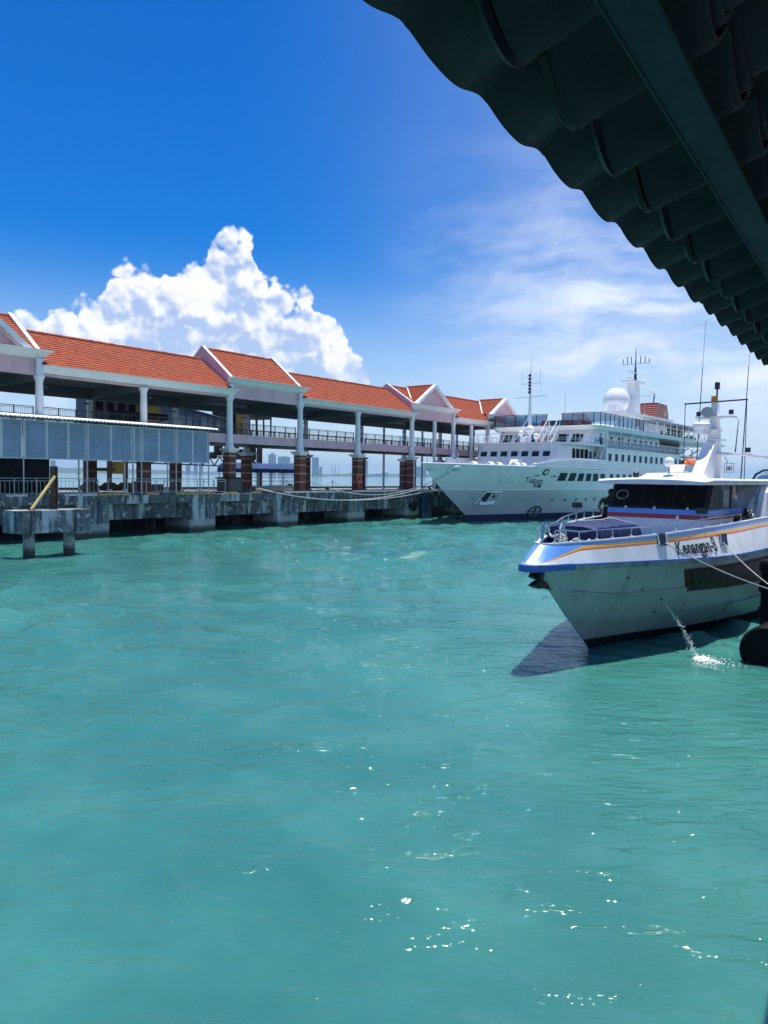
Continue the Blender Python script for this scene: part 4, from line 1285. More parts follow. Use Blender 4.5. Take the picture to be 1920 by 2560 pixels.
    # sun deck: glass screens forward, rail aft, canopy on posts
    def deck_rail(pts, z0, z1, name, step=1.45, glassy=True, gaps=()):
        mb = MB()
        for (a, b_) in zip(pts[:-1], pts[1:]):
            mb.bar((a[0], -a[1], z1), (b_[0], -b_[1], z1), .07)
            if not glassy:
                mb.bar((a[0], -a[1], (z0 + z1) / 2), (b_[0], -b_[1], (z0 + z1) / 2), .035)
                mb.bar((a[0], -a[1], z0 + .3), (b_[0], -b_[1], z0 + .3), .035)
        R = mb.build(name, 'navy_paint' if glassy else 'white_gloss', S)
        for (a, b_) in zip(pts[:-1], pts[1:]):
            L_ = math.hypot(b_[0] - a[0], b_[1] - a[1]); n = max(1, round(L_ / step))
            for i in range(n + 1):
                s, w = a[0] + (b_[0] - a[0]) * i / n, a[1] + (b_[1] - a[1]) * i / n
                MB().bar((s, -w, z0 - .15 if glassy else z0), (s, -w, z1), .075 if glassy else .05).build('stanchion', 'navy_paint' if glassy else 'white_gloss', R)
            if glassy:
                mb = MB().extr([(a[0], -a[1], z0 + .12), (b_[0], -b_[1], z0 + .12), (b_[0], -b_[1], z1 - .08), (a[0], -a[1], z1 - .08)], (.012, .012, 0))
                mb.build('screen', 'screen_glass', R)
        return R
    deck_rail([(17.4, 2.6), (17.4, 6.6), (18.1, 7.15), (33.0, 7.15), (34.2, 6.4)], 11.09, 12.55, 'screen_rail')
    deck_rail([(17.4, -6.6), (17.4, .6)], 11.09, 12.55, 'screen_rail')
    deck_rail([(18.1, -7.15), (34, -7.15)], 11.09, 12.55, 'screen_rail', 2.2)
    deck_rail([(34.3, 6.5), (34.6, 7.15), (67, 7.15)], 11.09, 12.2, 'aft_rail', 1.6, False)
    deck_rail([(10.0, -3.0), (10.0, 3.0), (10.8, 5.2), (12.3, 6.6), (18.2, 6.75)], 8.81, 9.85, 'bridge_deck_rail', 1.3, False)
    deck_rail([(10.0, -3.0), (10.8, -5.2), (12.3, -6.6), (18.2, -6.75)], 8.81, 9.85, 'bridge_deck_rail', 1.3, False)
    MB().box(59.0, 75.0, -7.1, 7.1, 10.57, 10.95).build('aft_deck', 'white_gloss', S)
    prism([(41, -6.2), (41, 6.2), (70, 6.2), (70, -6.2)], 13.0, 13.22, 'canopy', 'plastic_grey')
    for i in range(10):
        for w in (6.0, -6.0):
            MB().bar((42 + i * 3.05, -w, 11.09), (42 + i * 3.05, -w, 12.995), .12).build('canopy_post', 'white_gloss', S)
    MB().box(46, 66, -2.5, 2.5, 11.09, 12.9).build('bar_house', 'brown_steel', S)
    rr = random.Random(3)
    for i in range(22):
        s, w = 46 + rr.uniform(0, 20), rr.uniform(3.2, 5.6)
        MB().box(s, s + .5, -w - .25, -w + .25, 11.09, 11.55).box(s + .42, s + .5, -w - .25, -w + .25, 11.55, 11.95).build('deck_chair', 'black_metal', S)
    # white deckhouse under the dome
    prism([(33.5, -4.2), (33.5, 4.2), (52, 4.2), (52, -4.2)], 11.09, 13.7, 'dome_house', 'white_gloss')
    prism([(32.6, -4.6), (32.6, 4.6), (54, 4.6), (54, -4.6)], 13.71, 14.0, 'dome_house_roof', 'white_gloss')
    MB().box(38, 40, -4.24, -4.201, 12.2, 13.2).build('window', 'teal_glass', S)
    MB().box(20.5, 24.5, -3.4, 1.6, 11.09, 12.0).build('deck_locker', 'teal_glass', S)
    MB().extr([(27, -5.2, 11.09), (33, -5.2, 11.09), (33, -5.2, 12.3), (28.5, -5.2, 12.3)], (0, 5.5, 0)).build('wind_shelter', 'white_gloss', S)
    # radome
    D = MB().ball((41.6, 0, 16.25), 1.92, 40).build('radome', 'white_gloss', S, smooth=True)
    MB().lathe([(.9, 14.001), (.8, 14.5)], 16, (41.6, 0, 0)).build('pedestal', 'white_gloss', D)
    mb = MB().tube([(41.6 + 1.925 * math.cos(a), 1.925 * math.sin(a), 16.25) for a in [2 * math.pi * q / 40 for q in range(41)]], .02, 5)
    mb.tube([(41.6 - 1.925 * .55 * math.sin(a), -1.925 * .83 * math.sin(a), 16.25 + 1.925 * math.cos(a)) for a in [math.pi * q / 20 for q in range(21)]], .02, 5)
    mb.build('seam', 'plastic_grey', D)
    MB().box(36.0, 37.6, -2.2, -.9, 14.005, 15.2).build('roof_locker', 'white_gloss', S)
    # radar mast
    M_ = MB().loft([[(s + a, -w * b_, z) for a, w in ((-1, 1), (1, 1), (1, -1), (-1, -1))] for s, b_, z, a_ in ((48.6, .9, 14.001, 0), (48.6, .75, 16.5, 0), (48.7, .5, 19.6, 0))] , True, True).build('radar_mast', 'white_gloss', S)
    MB().extr([(46.6, -.25, 14.01), (47.4, -.25, 14.01), (48.4, -.25, 19.3), (48.0, -.25, 19.3)], (0, .5, 0)).build('mast_leg', 'white_gloss', S)
    MB().extr([(51.2, -.25, 14.01), (50.5, -.25, 14.01), (49.0, -.25, 19.3), (49.5, -.25, 19.3)], (0, .5, 0)).build('mast_leg', 'white_gloss', S)
    MB().box(45.8, 51.0, -1.0, 1.0, 19.601, 19.75).build('mast_platform', 'white_gloss', M_)
    MB().box(46.2, 48.4, -.2, .2, 20.0, 20.25).build('radar_scanner', 'white_gloss', M_)
    MB().tube([(47.3, 0, 19.75), (47.3, 0, 20.0)], .15, 8).build('scanner_pedestal', 'white_gloss', M_)
    MB().box(46.8, 49.8, -.15, .15, 21.1, 21.28).build('radar_scanner', 'white_gloss', M_)
    MB().lathe([(.25, 19.751), (.16, 21.6), (.10, 22.2), (.06, 24.2), (.03, 25.0)], 10, (49.3, 0, 0)).build('topmast', 'navy_paint', M_, smooth=True)
    yd = MB().bar((49.3, -2.1, 22.6), (49.3, 2.0, 22.6), .10).bar((49.3, -3.2, 17.6), (49.3, 0, 17.6), .1).build('yard', 'white_gloss', M_)
    for w, h in ((-2.1, .7), (-1.45, 1.0), (-.75, 1.2), (.7, 1.2), (1.3, 1.2), (2.0, .9)):
        MB().tube([(49.3, w, 22.6), (49.3, w, 22.6 + h)], .06, 6).build('aerial', 'navy_paint', yd)
    MB().tube([(51, 0, 19.4), (58.5, 0, 18.9)], .06, 6).build('stay_spar', 'white_gloss', M_)
    for s in (54, 56):
        MB().tube([(s, 0, 19.2), (s, 0, 15)], .02, 5).build('halyard', 'white_gloss', M_)
    fl = MB().extr([(58.3, 0, 18.9), (58.9, 0, 18.7), (57.9, 0, 16.6), (57.4, 0, 16.2)], (.02, .03, 0)).build('flag', 'flag_blue', M_)
    # funnel with stripes and star
    fu = [[(s + ds * a, -w * .9, z) for a, w in ((-1, 1.9), (1, 1.9), (1, -1.9), (-1, -1.9))] for s, ds, z in ((57.6, 3.1, 14.05), (57.5, 2.85, 15.4), (57.3, 2.35, 16.95))]
    F_ = MB().loft(fu, True, True).build('funnel', 'funnel_red', S)
    for k in range(8):
        g = .06 + k * .115
        z = 14.05 + 2.9 * g; w = 1.9 * .9 + .025
        ds = interp(z, [(14.05, 3.1), (15.4, 2.85), (16.95, 2.35)]) + .02; sc_ = interp(z, [(14.05, 57.6), (15.4, 57.5), (16.95, 57.3)])
        MB().box(sc_ - ds, sc_ + ds, -w, w, z, z + .055).build('stripe', 'cream', F_)
    st = []
    for i in range(16):
        a = 2 * math.pi * i / 16
        r_ = (1.35 if i % 4 == 0 else .75) if i % 2 == 0 else .24
        st.append((58.6 + r_ * math.cos(a) * .75, -1.77, 15.45 + r_ * math.sin(a)))
    MB().extr(st, (0, .03, 0)).build('star_emblem', 'cream', F_)
    MB().box(55.8, 58.7, -1.3, 1.3, 16.951, 17.12).build('funnel_top', 'boot_black', F_)
    MB().lathe([(.7, 14.0), (.7, 16.0), (.3, 16.6)], 14, (62.0, -.6, 0)).build('vent', 'white_gloss', S, smooth=True)
    # foremast on the bridge deck
    FM = MB().lathe([(.24, 8.801), (.20, 12), (.14, 15.0), (.09, 16.2), (.06, 17.2)], 12, (14.0, 0, 0)).build('foremast', 'white_gloss', S, smooth=True)
    MB().tube([(14.0, 0, 17.2), (14.03, -.03, 19.0)], .025, 6, .012).build('whip_aerial', 'navy_paint', FM)
    MB().bar((14, -2.1, 14.45), (14, 2.0, 14.3), .07).build('yard', 'white_gloss', FM)
    MB().bar((14, -1.3, 16.0), (14, 1.2, 15.95), .07).build('yard', 'white_gloss', FM)
    for w in (-1.25, 1.15):
        MB().tube([(14, w, 15.6), (14, w, 17.6)], .025, 5).build('aerial', 'white_gloss', FM)
    for k in range(6):
        MB().lathe([(.10, 0), (.16, .05), (.16, .24), (.10, .30)], 10, (13.75, 0, 14.75 + k * .40)).build('signal_lamp', 'navy_paint', FM)
    MB().bar((14, 0, 12.2), (12.2, 1.2, 8.82), .06).build('stay', 'white_gloss', FM)
    # satellite domes and lights by the foremast
    for s, w, z, r_ in ((12.4, .9, 10.35, .52), (12.0, 1.9, 9.55, .36), (13.0, -.6, 10.0, .34)):
        o_ = MB().ball((s, -w, z), r_, 20).build('satellite_dome', 'white_gloss', S, smooth=True)
        MB().lathe([(.16, 8.801), (.14, z - r_ + .06)], 10, (s, -w, 0)).build('pedestal', 'white_gloss', o_)
    MB().lathe([(.28, 8.801), (.24, 9.5), (.1, 9.6)], 12, (13.2, -1.5, 0)).build('vent', 'funnel_red', S)
    MB().lathe([(.42, 8.801), (.46, 9.3), (.3, 9.6)], 12, (12.6, -.1, 0)).build('vent', 'white_gloss', S, smooth=True)
    for w in (-3.8,):
        MB().tube([(11.2, w, 8.8), (11.2, w, 11.2)], .045, 6).build('flagstaff', 'white_gloss', S)
    MB().tube([(19, -2.2, 8.8), (19, -2.2, 15.5)], .03, 6, .012).build('whip_aerial', 'navy_paint', S)
    # stairs from bridge deck to sun deck
    st_ = MB()
    for w in (1.0, 2.25):
        st_.bar((15.0, -w, 8.81), (17.5, -w, 11.1), .06, .22)
    ST = st_.build('stairway', 'white_gloss', S)
    for k in range(10):
        f = (k + .5) / 10
        MB().box(15.0 + 2.5 * f - .12, 15.0 + 2.5 * f + .12, -2.2, -1.05, 8.81 + 2.29 * f, 8.81 + 2.29 * f + .05).build('tread', 'white_gloss', ST)
    for w in (.95, 2.3):
        MB().bar((14.7, -w, 9.8), (17.4, -w, 12.4), .07).build('handrail', 'white_gloss', ST)
        for k in range(4):
            f = k / 3
            MB().bar((14.9 + 2.5 * f, -w, 8.85 + 2.25 * f), (14.9 + 2.5 * f, -w, 10.0 + 2.3 * f), .04).build('baluster', 'white_gloss', ST)
    # stair on the side from first tier wing to promenade
    sd = MB()
    for y in (-6.25, -6.85):
        sd.bar((18.9, y, 7.05), (20.9, y, 9.4), .05, .2)
    SD = sd.build('side_stair', 'white_gloss', S)
    for k in range(9):
        f = (k + .5) / 9
        MB().box(18.9 + 2 * f - .1, 18.9 + 2 * f + .1, -6.8, -6.3, 7.05 + 2.35 * f, 7.05 + 2.35 * f + .05).build('tread', 'white_gloss', SD)
    MB().bar((18.7, -6.9, 8.0), (20.8, -6.9, 10.3), .05).build('handrail', 'white_gloss', SD)
    # foredeck gear
    for s, w in ((-1.0, 1.2), (2.0, -1.0), (3.2, 1.8), (5.5, .5), (6.0, 3.2), (7.5, 4.0), (8.2, -2.0), (0.5, 2.3), (4.2, 3.4)):
        o_ = MB().tube([(s - .45, -w, 5.95), (s + .45, -w, 5.95)], .42, 14).build('winch_drum', 'white_gloss', S, smooth=True)
        MB().box(s - .6, s + .6, -w - .35, -w + .35, 5.355, 5.6).build('winch_bed', 'white_gloss', o_)
        MB().tube([(s + .46, -w, 5.95), (s + .60, -w, 5.95)], .22, 10).build('warping_head', 'black_metal', o_)
    MB().extr([(5.2, -2.6, 5.4), (6.4, -2.6, 5.4), (7.2, -2.6, 6.75), (6.3, -2.6, 6.75)], (0, .9, 0)).build('breakwater_locker', 'white_gloss', S)
    MB().tube([(-2.6, .15, 5.36), (-2.6, .15, 7.1), (-2.6, -.35, 7.1), (-2.6, -.35, 5.36)], .06, 6).build('bell_frame', 'stainless', S)
    MB().lathe([(.16, 6.55), (.14, 6.7), (.05, 6.85)], 10, (-2.6, -.1, 0)).build('ship_bell', 'stainless', S)
    MB().tube([(-7.6, 0, 6.0), (-7.55, 0, 8.4)], .035, 6).build('jackstaff', 'plastic_grey', S)
    # lifeboat in its bay
    LB = MB().loft([[(s, -7.1 + h * math.cos(a) * .98, 6.9 + .95 * g * math.sin(a)) for a in [math.pi + math.pi * q / 8 for q in range(9)]] for s, h, g in ((50.6, .05, .4), (51.4, .7, .85), (53, 1.05, 1.0), (56, 1.1, 1.0), (58.4, .8, .9), (59.4, .05, .5))], False).build('lifeboat', 'white_gloss', S, smooth=True)
    MB().loft([[(s, -7.1 + h * math.cos(a), 6.92 + 1.0 * g * math.sin(a)) for a in [math.pi * q / 8 for q in range(9)]] for s, h, g in ((50.6, .05, .2), (51.6, .75, .9), (53, 1.06, 1.1), (56, 1.1, 1.1), (58.2, .85, .9), (59.4, .05, .2))], False).build('canopy', 'orange_plastic', LB, smooth=True)
    for s in (52.0, 57.8):
        MB().tube([(s, -6.0, 8.46), (s, -7.6, 9.6), (s, -8.1, 9.4), (s, -8.1, 7.9)], .12, 8).build('davit', 'white_gloss', LB)
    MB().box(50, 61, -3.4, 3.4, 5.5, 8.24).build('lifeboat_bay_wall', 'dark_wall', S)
    # hull fittings: fairleads, discharge slots, marks
    def plate(px, py, hw, hh, material, name, off=.05, n=12, parent=S, rim=None):
        p = ship_hit(px, py)
        if p is None: return None
        s, z = p.x, p.z
        tx = Vector((1, -(ship_half(s + .2, z) - ship_half(s - .2, z)) / .4, 0)).normalized()
        tz = Vector((0, -(ship_half(s, z + .2) - ship_half(s, z - .2)) / .4, 1)).normalized(); nn = tx.cross(tz).normalized()
        if nn.y > 0: nn = -nn
        c = Vector((s, -ship_half(s, z), z))
        o_ = MB().extr([c + nn * off + tx * hw * math.cos(a) + tz * hh * math.sin(a) for a in [2 * math.pi * q / n for q in range(n)]], -nn * off * .8).build(name, material, parent)
        if rim:
            MB().tube([c + nn * off + tx * hw * 1.05 * math.cos(a) + tz * hh * 1.05 * math.sin(a) for a in [2 * math.pi * q / n for q in range(n + 1)]], rim, 6).build('rim', 'white_gloss', o_, smooth=True)
        return o_, c, tx, tz, nn
    plate(1136, 1172, .62, .36, 'stainless', 'bow_fairlead', .12, rim=.13)
    for x, y, hw, mt in ((1238, 1185, .55, 'white_gloss'), (1263, 1186, .62, 'white_gloss'), (1316, 1187.5, .6, 'white_gloss'), (1342, 1188, .55, 'letter_navy'), (1385, 1190, .5, 'letter_navy')):
        plate(x, y, hw, .13, mt, 'fairlead', .07, rim=.05)
    r = plate(1364.5, 1180.5, .52, .40, 'letter_navy', 'bow_emblem', .04)
    plate(1365.5, 1180.0, .30, .20, 'white_gloss', 'bow_emblem_ring', .055)
    # anchor in its pocket
    r = plate(1219, 1241, 1.1, .75, 'letter_navy', 'anchor_pocket', .03, 4)
    if r:
        _, c, tx, tz, nn = r
        mb = MB()
        for a, b_ in (((-1.2, -.9), (1.5, -.6)), ((-.75, .75), (1.35, .75)), ((-1.2, -.9), (-.75, .75)), ((1.5, -.6), (1.35, .75))):
            mb.bar(c + tx * a[0] + tz * a[1] + nn * .12, c + tx * b_[0] + tz * b_[1] + nn * .12, .14)
        mb.build('anchor_pocket_rim', 'white_gloss', S)
        mb = MB().bar(c + tx * .1 + tz * .55 + nn * .25, c + tx * .1 - tz * .6 + nn * .3, .16).bar(c - tx * .8 - tz * .75 + nn * .3, c + tx * 1.0 - tz * .65 + nn * .3, .3)
        mb.build('anchor', 'white_gloss', S)
    # thruster mark
    r = plate(1335, 1277.5, .02, .02, 'letter_navy', 'thruster_mark', .02)
    if r:
        o_, c, tx, tz, nn = r
        mb = MB().tube([c + nn * .05 + (tx * 1.0 * math.cos(a) + tz * .62 * math.sin(a)) for a in [2 * math.pi * q / 24 for q in range(25)]], .09, 6)
        mb.bar(c + nn * .05 - tz * .6, c + nn * .05 + tz * .6, .13).bar(c + nn * .05 - tx * .95, c + nn * .05 + tx * .95, .13)
        mb.build('thruster_ring', 'letter_navy', S)
    # rectangular black camels hanging low on the side
    # name: letters laid on the hull
    def hull_text(body, px0, py0, px1, py1, hgt_px, material, shear=.25):
        cu = bpy.data.curves.new('text', 'FONT'); cu.body = body; cu.size = 1.0; cu.shear = shear; cu.extrude = 0
        to = bpy.data.objects.new('text', cu); COL.objects.link(to)
        dg = bpy.context.evaluated_depsgraph_get(); dg.update()
        me = bpy.data.meshes.new_from_object(to.evaluated_get(dg))
        vs_ = [v.co.copy() for v in me.vertices]; fs_ = [tuple(p.vertices) for p in me.polygons]
        bpy.data.objects.remove(to); bpy.data.curves.remove(cu)
        x_lo, x_hi = min(v.x for v in vs_), max(v.x for v in vs_); y_hi = max(v.y for v in vs_)
        out = []
        for v in vs_:
            f = (v.x - x_lo) / (x_hi - x_lo)
            q = ship_hit(px0 + (px1 - px0) * f, py0 + (py1 - py0) * f - v.y / y_hi * hgt_px)
            out.append((q.x, -ship_half(q.x, q.z) - .03, q.z))
        mb = MB(); mb.add(out, fs_)
        o_ = mb.build('name_lettering', material, S)
        sm_ = o_.modifiers.new('thick', 'SOLIDIFY'); sm_.thickness = .02
        return o_
    hull_text('Taipan', 1314, 1206, 1356.5, 1210, 14.5, 'letter_navy', .35)
    # the two characters below the name, stroke by stroke (pixel grid over the hull)
    mb = MB()
    strokes = [((1334, 1213), (1343, 1213.6)), ((1339.5, 1209.5), (1337.5, 1215)), ((1337.5, 1215), (1333, 1218.5)), ((1338.5, 1214.5), (1342.5, 1217.8)),
               ((1345, 1211), (1347.6, 1211.2)), ((1344.6, 1214), (1347.2, 1214.2)), ((1344, 1218), (1347, 1217.4)), ((1346.2, 1211), (1345.4, 1217.6)),
               ((1348.6, 1211), (1347.6, 1218)), ((1349.2, 1211), (1352.2, 1211.2)), ((1349, 1214.2), (1351.8, 1214.4)), ((1348, 1218), (1351.4, 1218)), ((1350.6, 1211), (1349.8, 1218))]
    for a, b_ in strokes:
        pa, pb = ship_hit(*a), ship_hit(*b_)
        mb.bar(pa + Vector((0, -.03, 0)), pb + Vector((0, -.03, 0)), .05, .085)
    mb.build('name_characters', 'letter_navy', S)
    return S
build_ship()

# mooring ropes from the bow to the pier
def rope(name, label, pts, sag, r=.045, n=24, material='rope_white', group=None):
    a, b_ = Vector(pts[0]), Vector(pts[1])
    line = [a.lerp(b_, i / n) - Vector((0, 0, sag * 4 * (i / n) * (1 - i / n))) for i in range(n + 1)]
    o_ = MB().tube(line, r, 7).build(name, material, None, smooth=True)
    return tag(o_, label, 'rope', group)
fl = SHIP.w(ship_hit(1136, 1172) + Vector((0, -.15, 0)))
g_ = 'mooring ropes of the white ship'
rope('mooring_rope', 'taut upper rope from the bow fairlead to the pier bollard', (fl, PIER.w((24.3, .55, DECK + .45))), 1.5, .038, group=g_)
rope('mooring_rope', 'thick sagging pale rope running low along the pier edge to the bow', (SHIP.w((-3.6, -.1, 4.6)), PIER.w((15.2, .7, DECK + .42))), 1.6, .052, group=g_)
rope('mooring_rope', 'second sagging rope from under the bow to the bollard by the stone box', (SHIP.w((-3.4, -.4, 4.0)), PIER.w((14.6, .6, DECK + .45))), 1.35, .045, group=g_)
rope('mooring_rope', 'short slack rope from the bow down to the nearest bollard', (SHIP.w((-3.9, .1, 4.3)), PIER.w((42.2, .7, DECK + .45))), .7, .05, group=g_)

# ================================================================== PASSENGER FERRY (near right)
def smooth_interp(x, pts):
    if x <= pts[0][0]: return pts[0][1]
    if x >= pts[-1][0]: return pts[-1][1]
    n = len(pts)
    for i in range(n - 1):
        x0, y0 = pts[i]; x1, y1 = pts[i + 1]
        if x <= x1:
            h = x1 - x0; t_ = (x - x0) / h
            def sl(k):
                if k <= 0: return (pts[1][1] - pts[0][1]) / (pts[1][0] - pts[0][0])
                if k >= n - 1: return 0.0
                a = (pts[k][1] - pts[k - 1][1]) / (pts[k][0] - pts[k - 1][0]); b_ = (pts[k + 1][1] - pts[k][1]) / (pts[k + 1][0] - pts[k][0])
                return 0.0 if a * b_ <= 0 else 2 * a * b_ / (a + b_)
            m0, m1 = sl(i) * h, sl(i + 1) * h
            return y0 * (2 * t_ ** 3 - 3 * t_ ** 2 + 1) + m0 * (t_ ** 3 - 2 * t_ ** 2 + t_) + y1 * (3 * t_ ** 2 - 2 * t_ ** 3) + m1 * (t_ ** 3 - t_ ** 2)
BL = 25.0
RUB = [(-3.5, .02), (-3.38, .22), (-3.1, .36), (-2.6, .50), (-1.35, .90), (.18, 1.37), (1.7, 1.90), (3.7, 2.40), (6, 2.58), (26, 2.6)]
RUBZ = [(-3.6, 2.56), (0, 2.49), (6, 2.43), (26, 2.43)]
GUN = [(-2.85, .02), (-2.72, .22), (-2.04, .50), (-1.2, .82), (-.3, 1.10), (.8, 1.46), (1.8, 1.80), (3, 2.06), (4.8, 2.28), (8.4, 2.38), (26, 2.38)]
GUNZ = [(-2.9, 3.06), (-1.2, 3.11), (.8, 3.18), (1.8, 3.24), (3, 3.30), (4.8, 3.36), (8.4, 3.45), (26, 3.6)]
BSTEM = [(-.8, .95), (0, 0), (.3, -.38), (1.23, -1.63), (2.0, -2.55), (2.45, -3.12)]
BTOP = [(0, 0), (.35, .20), (.8, .40), (1.8, .78), (3.3, 1.28), (4.8, 1.78), (6.8, 2.28), (9.1, 2.46), (30, 2.5)]
BWL = [(0, 0), (1.0, .30), (2.33, .72), (4.54, 1.5), (8.4, 2.22), (12, 2.4), (30, 2.42)]
def boat_half(s, z):
    d = s - interp(z, BSTEM)
    if d <= 0: return 0.0
    g = max(0, (z - .3) / 2.15)
    b_ = smooth_interp(d, BWL) * (1 - g ** .9) + smooth_interp(d, BTOP) * g ** .9
    if z < .3: b_ *= 1 - .45 * (.3 - z) / 1.1
    return b_
def topside(tt, f, side=-1):
    sr, sg = -3.46 + tt * (BL + 3.46), -2.85 + tt * (BL + 2.85)
    a = Vector((sr, side * smooth_interp(sr, RUB), smooth_interp(sr, RUBZ) + .055))
    b_ = Vector((sg, side * smooth_interp(sg, GUN), smooth_interp(sg, GUNZ)))
    return a.lerp(b_, f)
def proj(fr, p):
    d = fr.w(p) - CAM; w = d.dot(cF)
    return 960 + FPX * d.dot(cR) / w, 1280 - FPX * d.dot(cU) / w
def topside_px(px, py, guess=(.15, .5)):
    a, f = guess
    for _ in range(25):
        x0, y0 = proj(BOAT, topside(a, f)); e = 1e-3
        x1, y1 = proj(BOAT, topside(a + e, f)); x2, y2 = proj(BOAT, topside(a, f + e))
        J = np.array([[(x1 - x0) / e, (x2 - x0) / e], [(y1 - y0) / e, (y2 - y0) / e]])
        da, df = np.linalg.solve(J, np.array([px - x0, py - y0]))
        a += max(-.05, min(.05, da)); f += max(-.3, min(.3, df))
        if abs(px - x0) + abs(py - y0) < 1e-3: break
    return a, f
def boat_hit(x, y):
    o, d = BOAT.ray(x, y)
    for i in range(6000):
        p = o + d * (14 + i * .004)
        if 0 < p.z < 2.5 and -p.y <= boat_half(p.x, p.z): return p
    return None

def build_boat():
    B = thing('passenger_ferry', 'white passenger ferry with blue, yellow and orange stripes at the pontoon', 'ferry', BOAT)
    ts = [0, .003, .008, .015, .025, .04, .055, .075, .1, .125, .15, .18, .21, .25, .3, .36, .43, .5, .6, .75, 1.0]
    def zone(z0, z1, nz, name, material):
        mb = MB()
        for side in (-1, 1):
            rings = []
            for tt in ts:
                rings.append([])
                for j in range(nz + 1):
                    z = z0 + (z1 - z0) * j / nz; s0 = interp(z, BSTEM)
                    s = s0 + (BL - s0) * tt
                    rings[-1].append((s, side * boat_half(s, z), z))
            mb.loft(rings, False)
        mb.loft([[(BL, -boat_half(BL, z0), z0), (BL, boat_half(BL, z0), z0)], [(BL, -boat_half(BL, z1), z1), (BL, boat_half(BL, z1), z1)]], False)
        return mb.build(name, material, B, smooth=50)
    zone(-.8, .30, 4, 'boot_stripe', 'boot_black')
    zone(.30, 2.45, 8, 'hull', 'hull_pale')
    # spray strip along the side
    for z, name in ((1.55, 'spray_strip'), (.78, 'chine_strip')):
        mb = MB(); rings = []
        for i in range(50):
            s = -1.75 + i * .5 + (1.2 if z < 1 else 0)
            zz = z + (.22 if s < 0 else .0) * max(0, min(1, -s / 1.8))
            w0, w1 = boat_half(s, zz - .06), boat_half(s, zz + .06)
            rings.append([(s, -w0 + .01, zz - .07), (s, -w0 - .035, zz - .05), (s, -w1 - .04, zz + .05), (s, -w1 + .01, zz + .07)])
        mb.loft(rings, True, True).build(name, 'hull_pale', B)
    # rub rail
    for side in (-1, 1):
        sts = [-3.46, -3.38, -3.25, -3.0, -2.6, -2.2, -1.6, -.8, 0, 1, 2, 3, 4, 5, 6, 8, 12, 18, BL]
        rings = []; lips = []
        for s in sts:
            w, z = smooth_interp(s, RUB), smooth_interp(s, RUBZ)
            rings.append([(s, side * (w - .14), z - .10), (s, side * (w + .0), z - .10), (s, side * (w + .02), z + .02), (s, side * (w - .14), z + .02)])
            lips.append([(s, side * (w - .16), z + .022), (s, side * (w + .035), z + .022), (s, side * (w + .03), z + .055), (s, side * (w - .16), z + .058)])
        k = 6
        MB().loft(rings[:k], True, True).build('bow_rail', 'rail_blue', B)
        MB().loft(rings[k - 1:], True, True).build('rub_rail', 'rub_grey', B)
        MB().loft(lips, True, True).build('rail_lip', 'rail_blue', B)
    # blunt blue bow platform
    MB().loft([[(s, -w, z) for s, w in ((-3.62, .0), (-3.50, -.24), (-2.9, -.42), (-2.2, -.62), (-2.2, .62), (-2.9, .42), (-3.50, .24))] for z in (2.44, 2.60)], True, True).build('bow_platform', 'rail_blue', B)
    # topsides with painted stripes
    tt = [0, .004, .01, .018, .028, .04, .055, .07, .09, .11, .13, .15, .18, .21, .25, .3, .37, .45, .55, .7, .85, 1.0]
    def edges(a):
        k = min(1, a / .042)
        aft = min(1, a / .35)
        e = [0, .60 + .10 * aft, .70 + .06 * aft, .85 + .01 * aft, 1.0]
        return [0, e[1] * k, e[2] * k, e[3] * k, 1.0]
    for side in (-1, 1):
        for b_, (nm, mt) in enumerate((('topside', 'ferry_white'), ('orange_stripe', 'stripe_orange'), ('yellow_stripe', 'stripe_yellow'), ('blue_stripe', 'stripe_blue'))):
            rings = []
            for a in tt:
                e = edges(a)
                rings.append([topside(a, e[b_] + (e[b_ + 1] - e[b_]) * j / 2, side) for j in range(3)])
            MB().loft(rings, False).build(nm, mt, B, smooth=60)
        # inside of the bulwark and its cap
        rings = []
        cap = []
        for a in tt:
            p = topside(a, 1.0, side)
            if abs(p.y) > .2:
                rings.append([p + Vector((.03, -side * .07, 0)), Vector((p.x + .1, side * max(0.02, abs(p.y) - .13), 2.62))])
            iw = min(.085, abs(p.y) * .9)
            cap.append([p + Vector((0, side * .02, -.01)), p + Vector((0, side * .02, .03)), p + Vector((.04, -side * iw, .03)), p + Vector((.04, -side * iw, -.01))])
        MB().loft(rings, False).build('bulwark_inside', 'tarp_blue', B)
        MB().loft(cap, True, True).build('gunwale_cap', 'ferry_white', B)
    rings = []
    for a in tt[3:]:
        p = topside(a, 1.0, -1)
        rings.append([(p.x + .1, p.y + .1, 2.66), (p.x + .1, -p.y - .1, 2.66)])
    MB().loft(rings, False).build('deck', 'grey_deck', B)
    MB().add([topside(0, 0, -1) + Vector((-.003, -.01, 0)), topside(0, 0, 1) + Vector((-.003, .01, 0)), topside(0, 1, 1) + Vector((-.003, .01, 0)), topside(0, 1, -1) + Vector((-.003, -.01, 0))], [(0, 1, 2, 3)]).build('nose_plate', 'ferry_white', B)
    # stainless hand rails with their feet
    for side in (-1, 1):
        pts_ = []
        for a in [.008, .02, .035, .055, .075, .10, .13, .16, .19, .22, .25, .28, .31]:
            p = topside(a, 1.0, side)
            pts_.append(p + Vector((.03, -side * .03, .27 + (.06 if a < .03 else 0))))
        R_ = MB().tube(pts_, .020, 8).build('hand_rail', 'stainless', B, smooth=True)
        for i in range(0, len(pts_), 1):
            p = pts_[i]
            q = topside([.008, .02, .035, .055, .075, .10, .13, .16, .19, .22, .25, .28, .31][i], 1.0, side) + Vector((.03, -side * .03, .03))
            MB().tube([q, p], .014, 6).build('stanchion', 'stainless', R_)
            MB().lathe([(.05, 0), (.03, .05)], 8, q).build('foot', 'white_trim', R_)
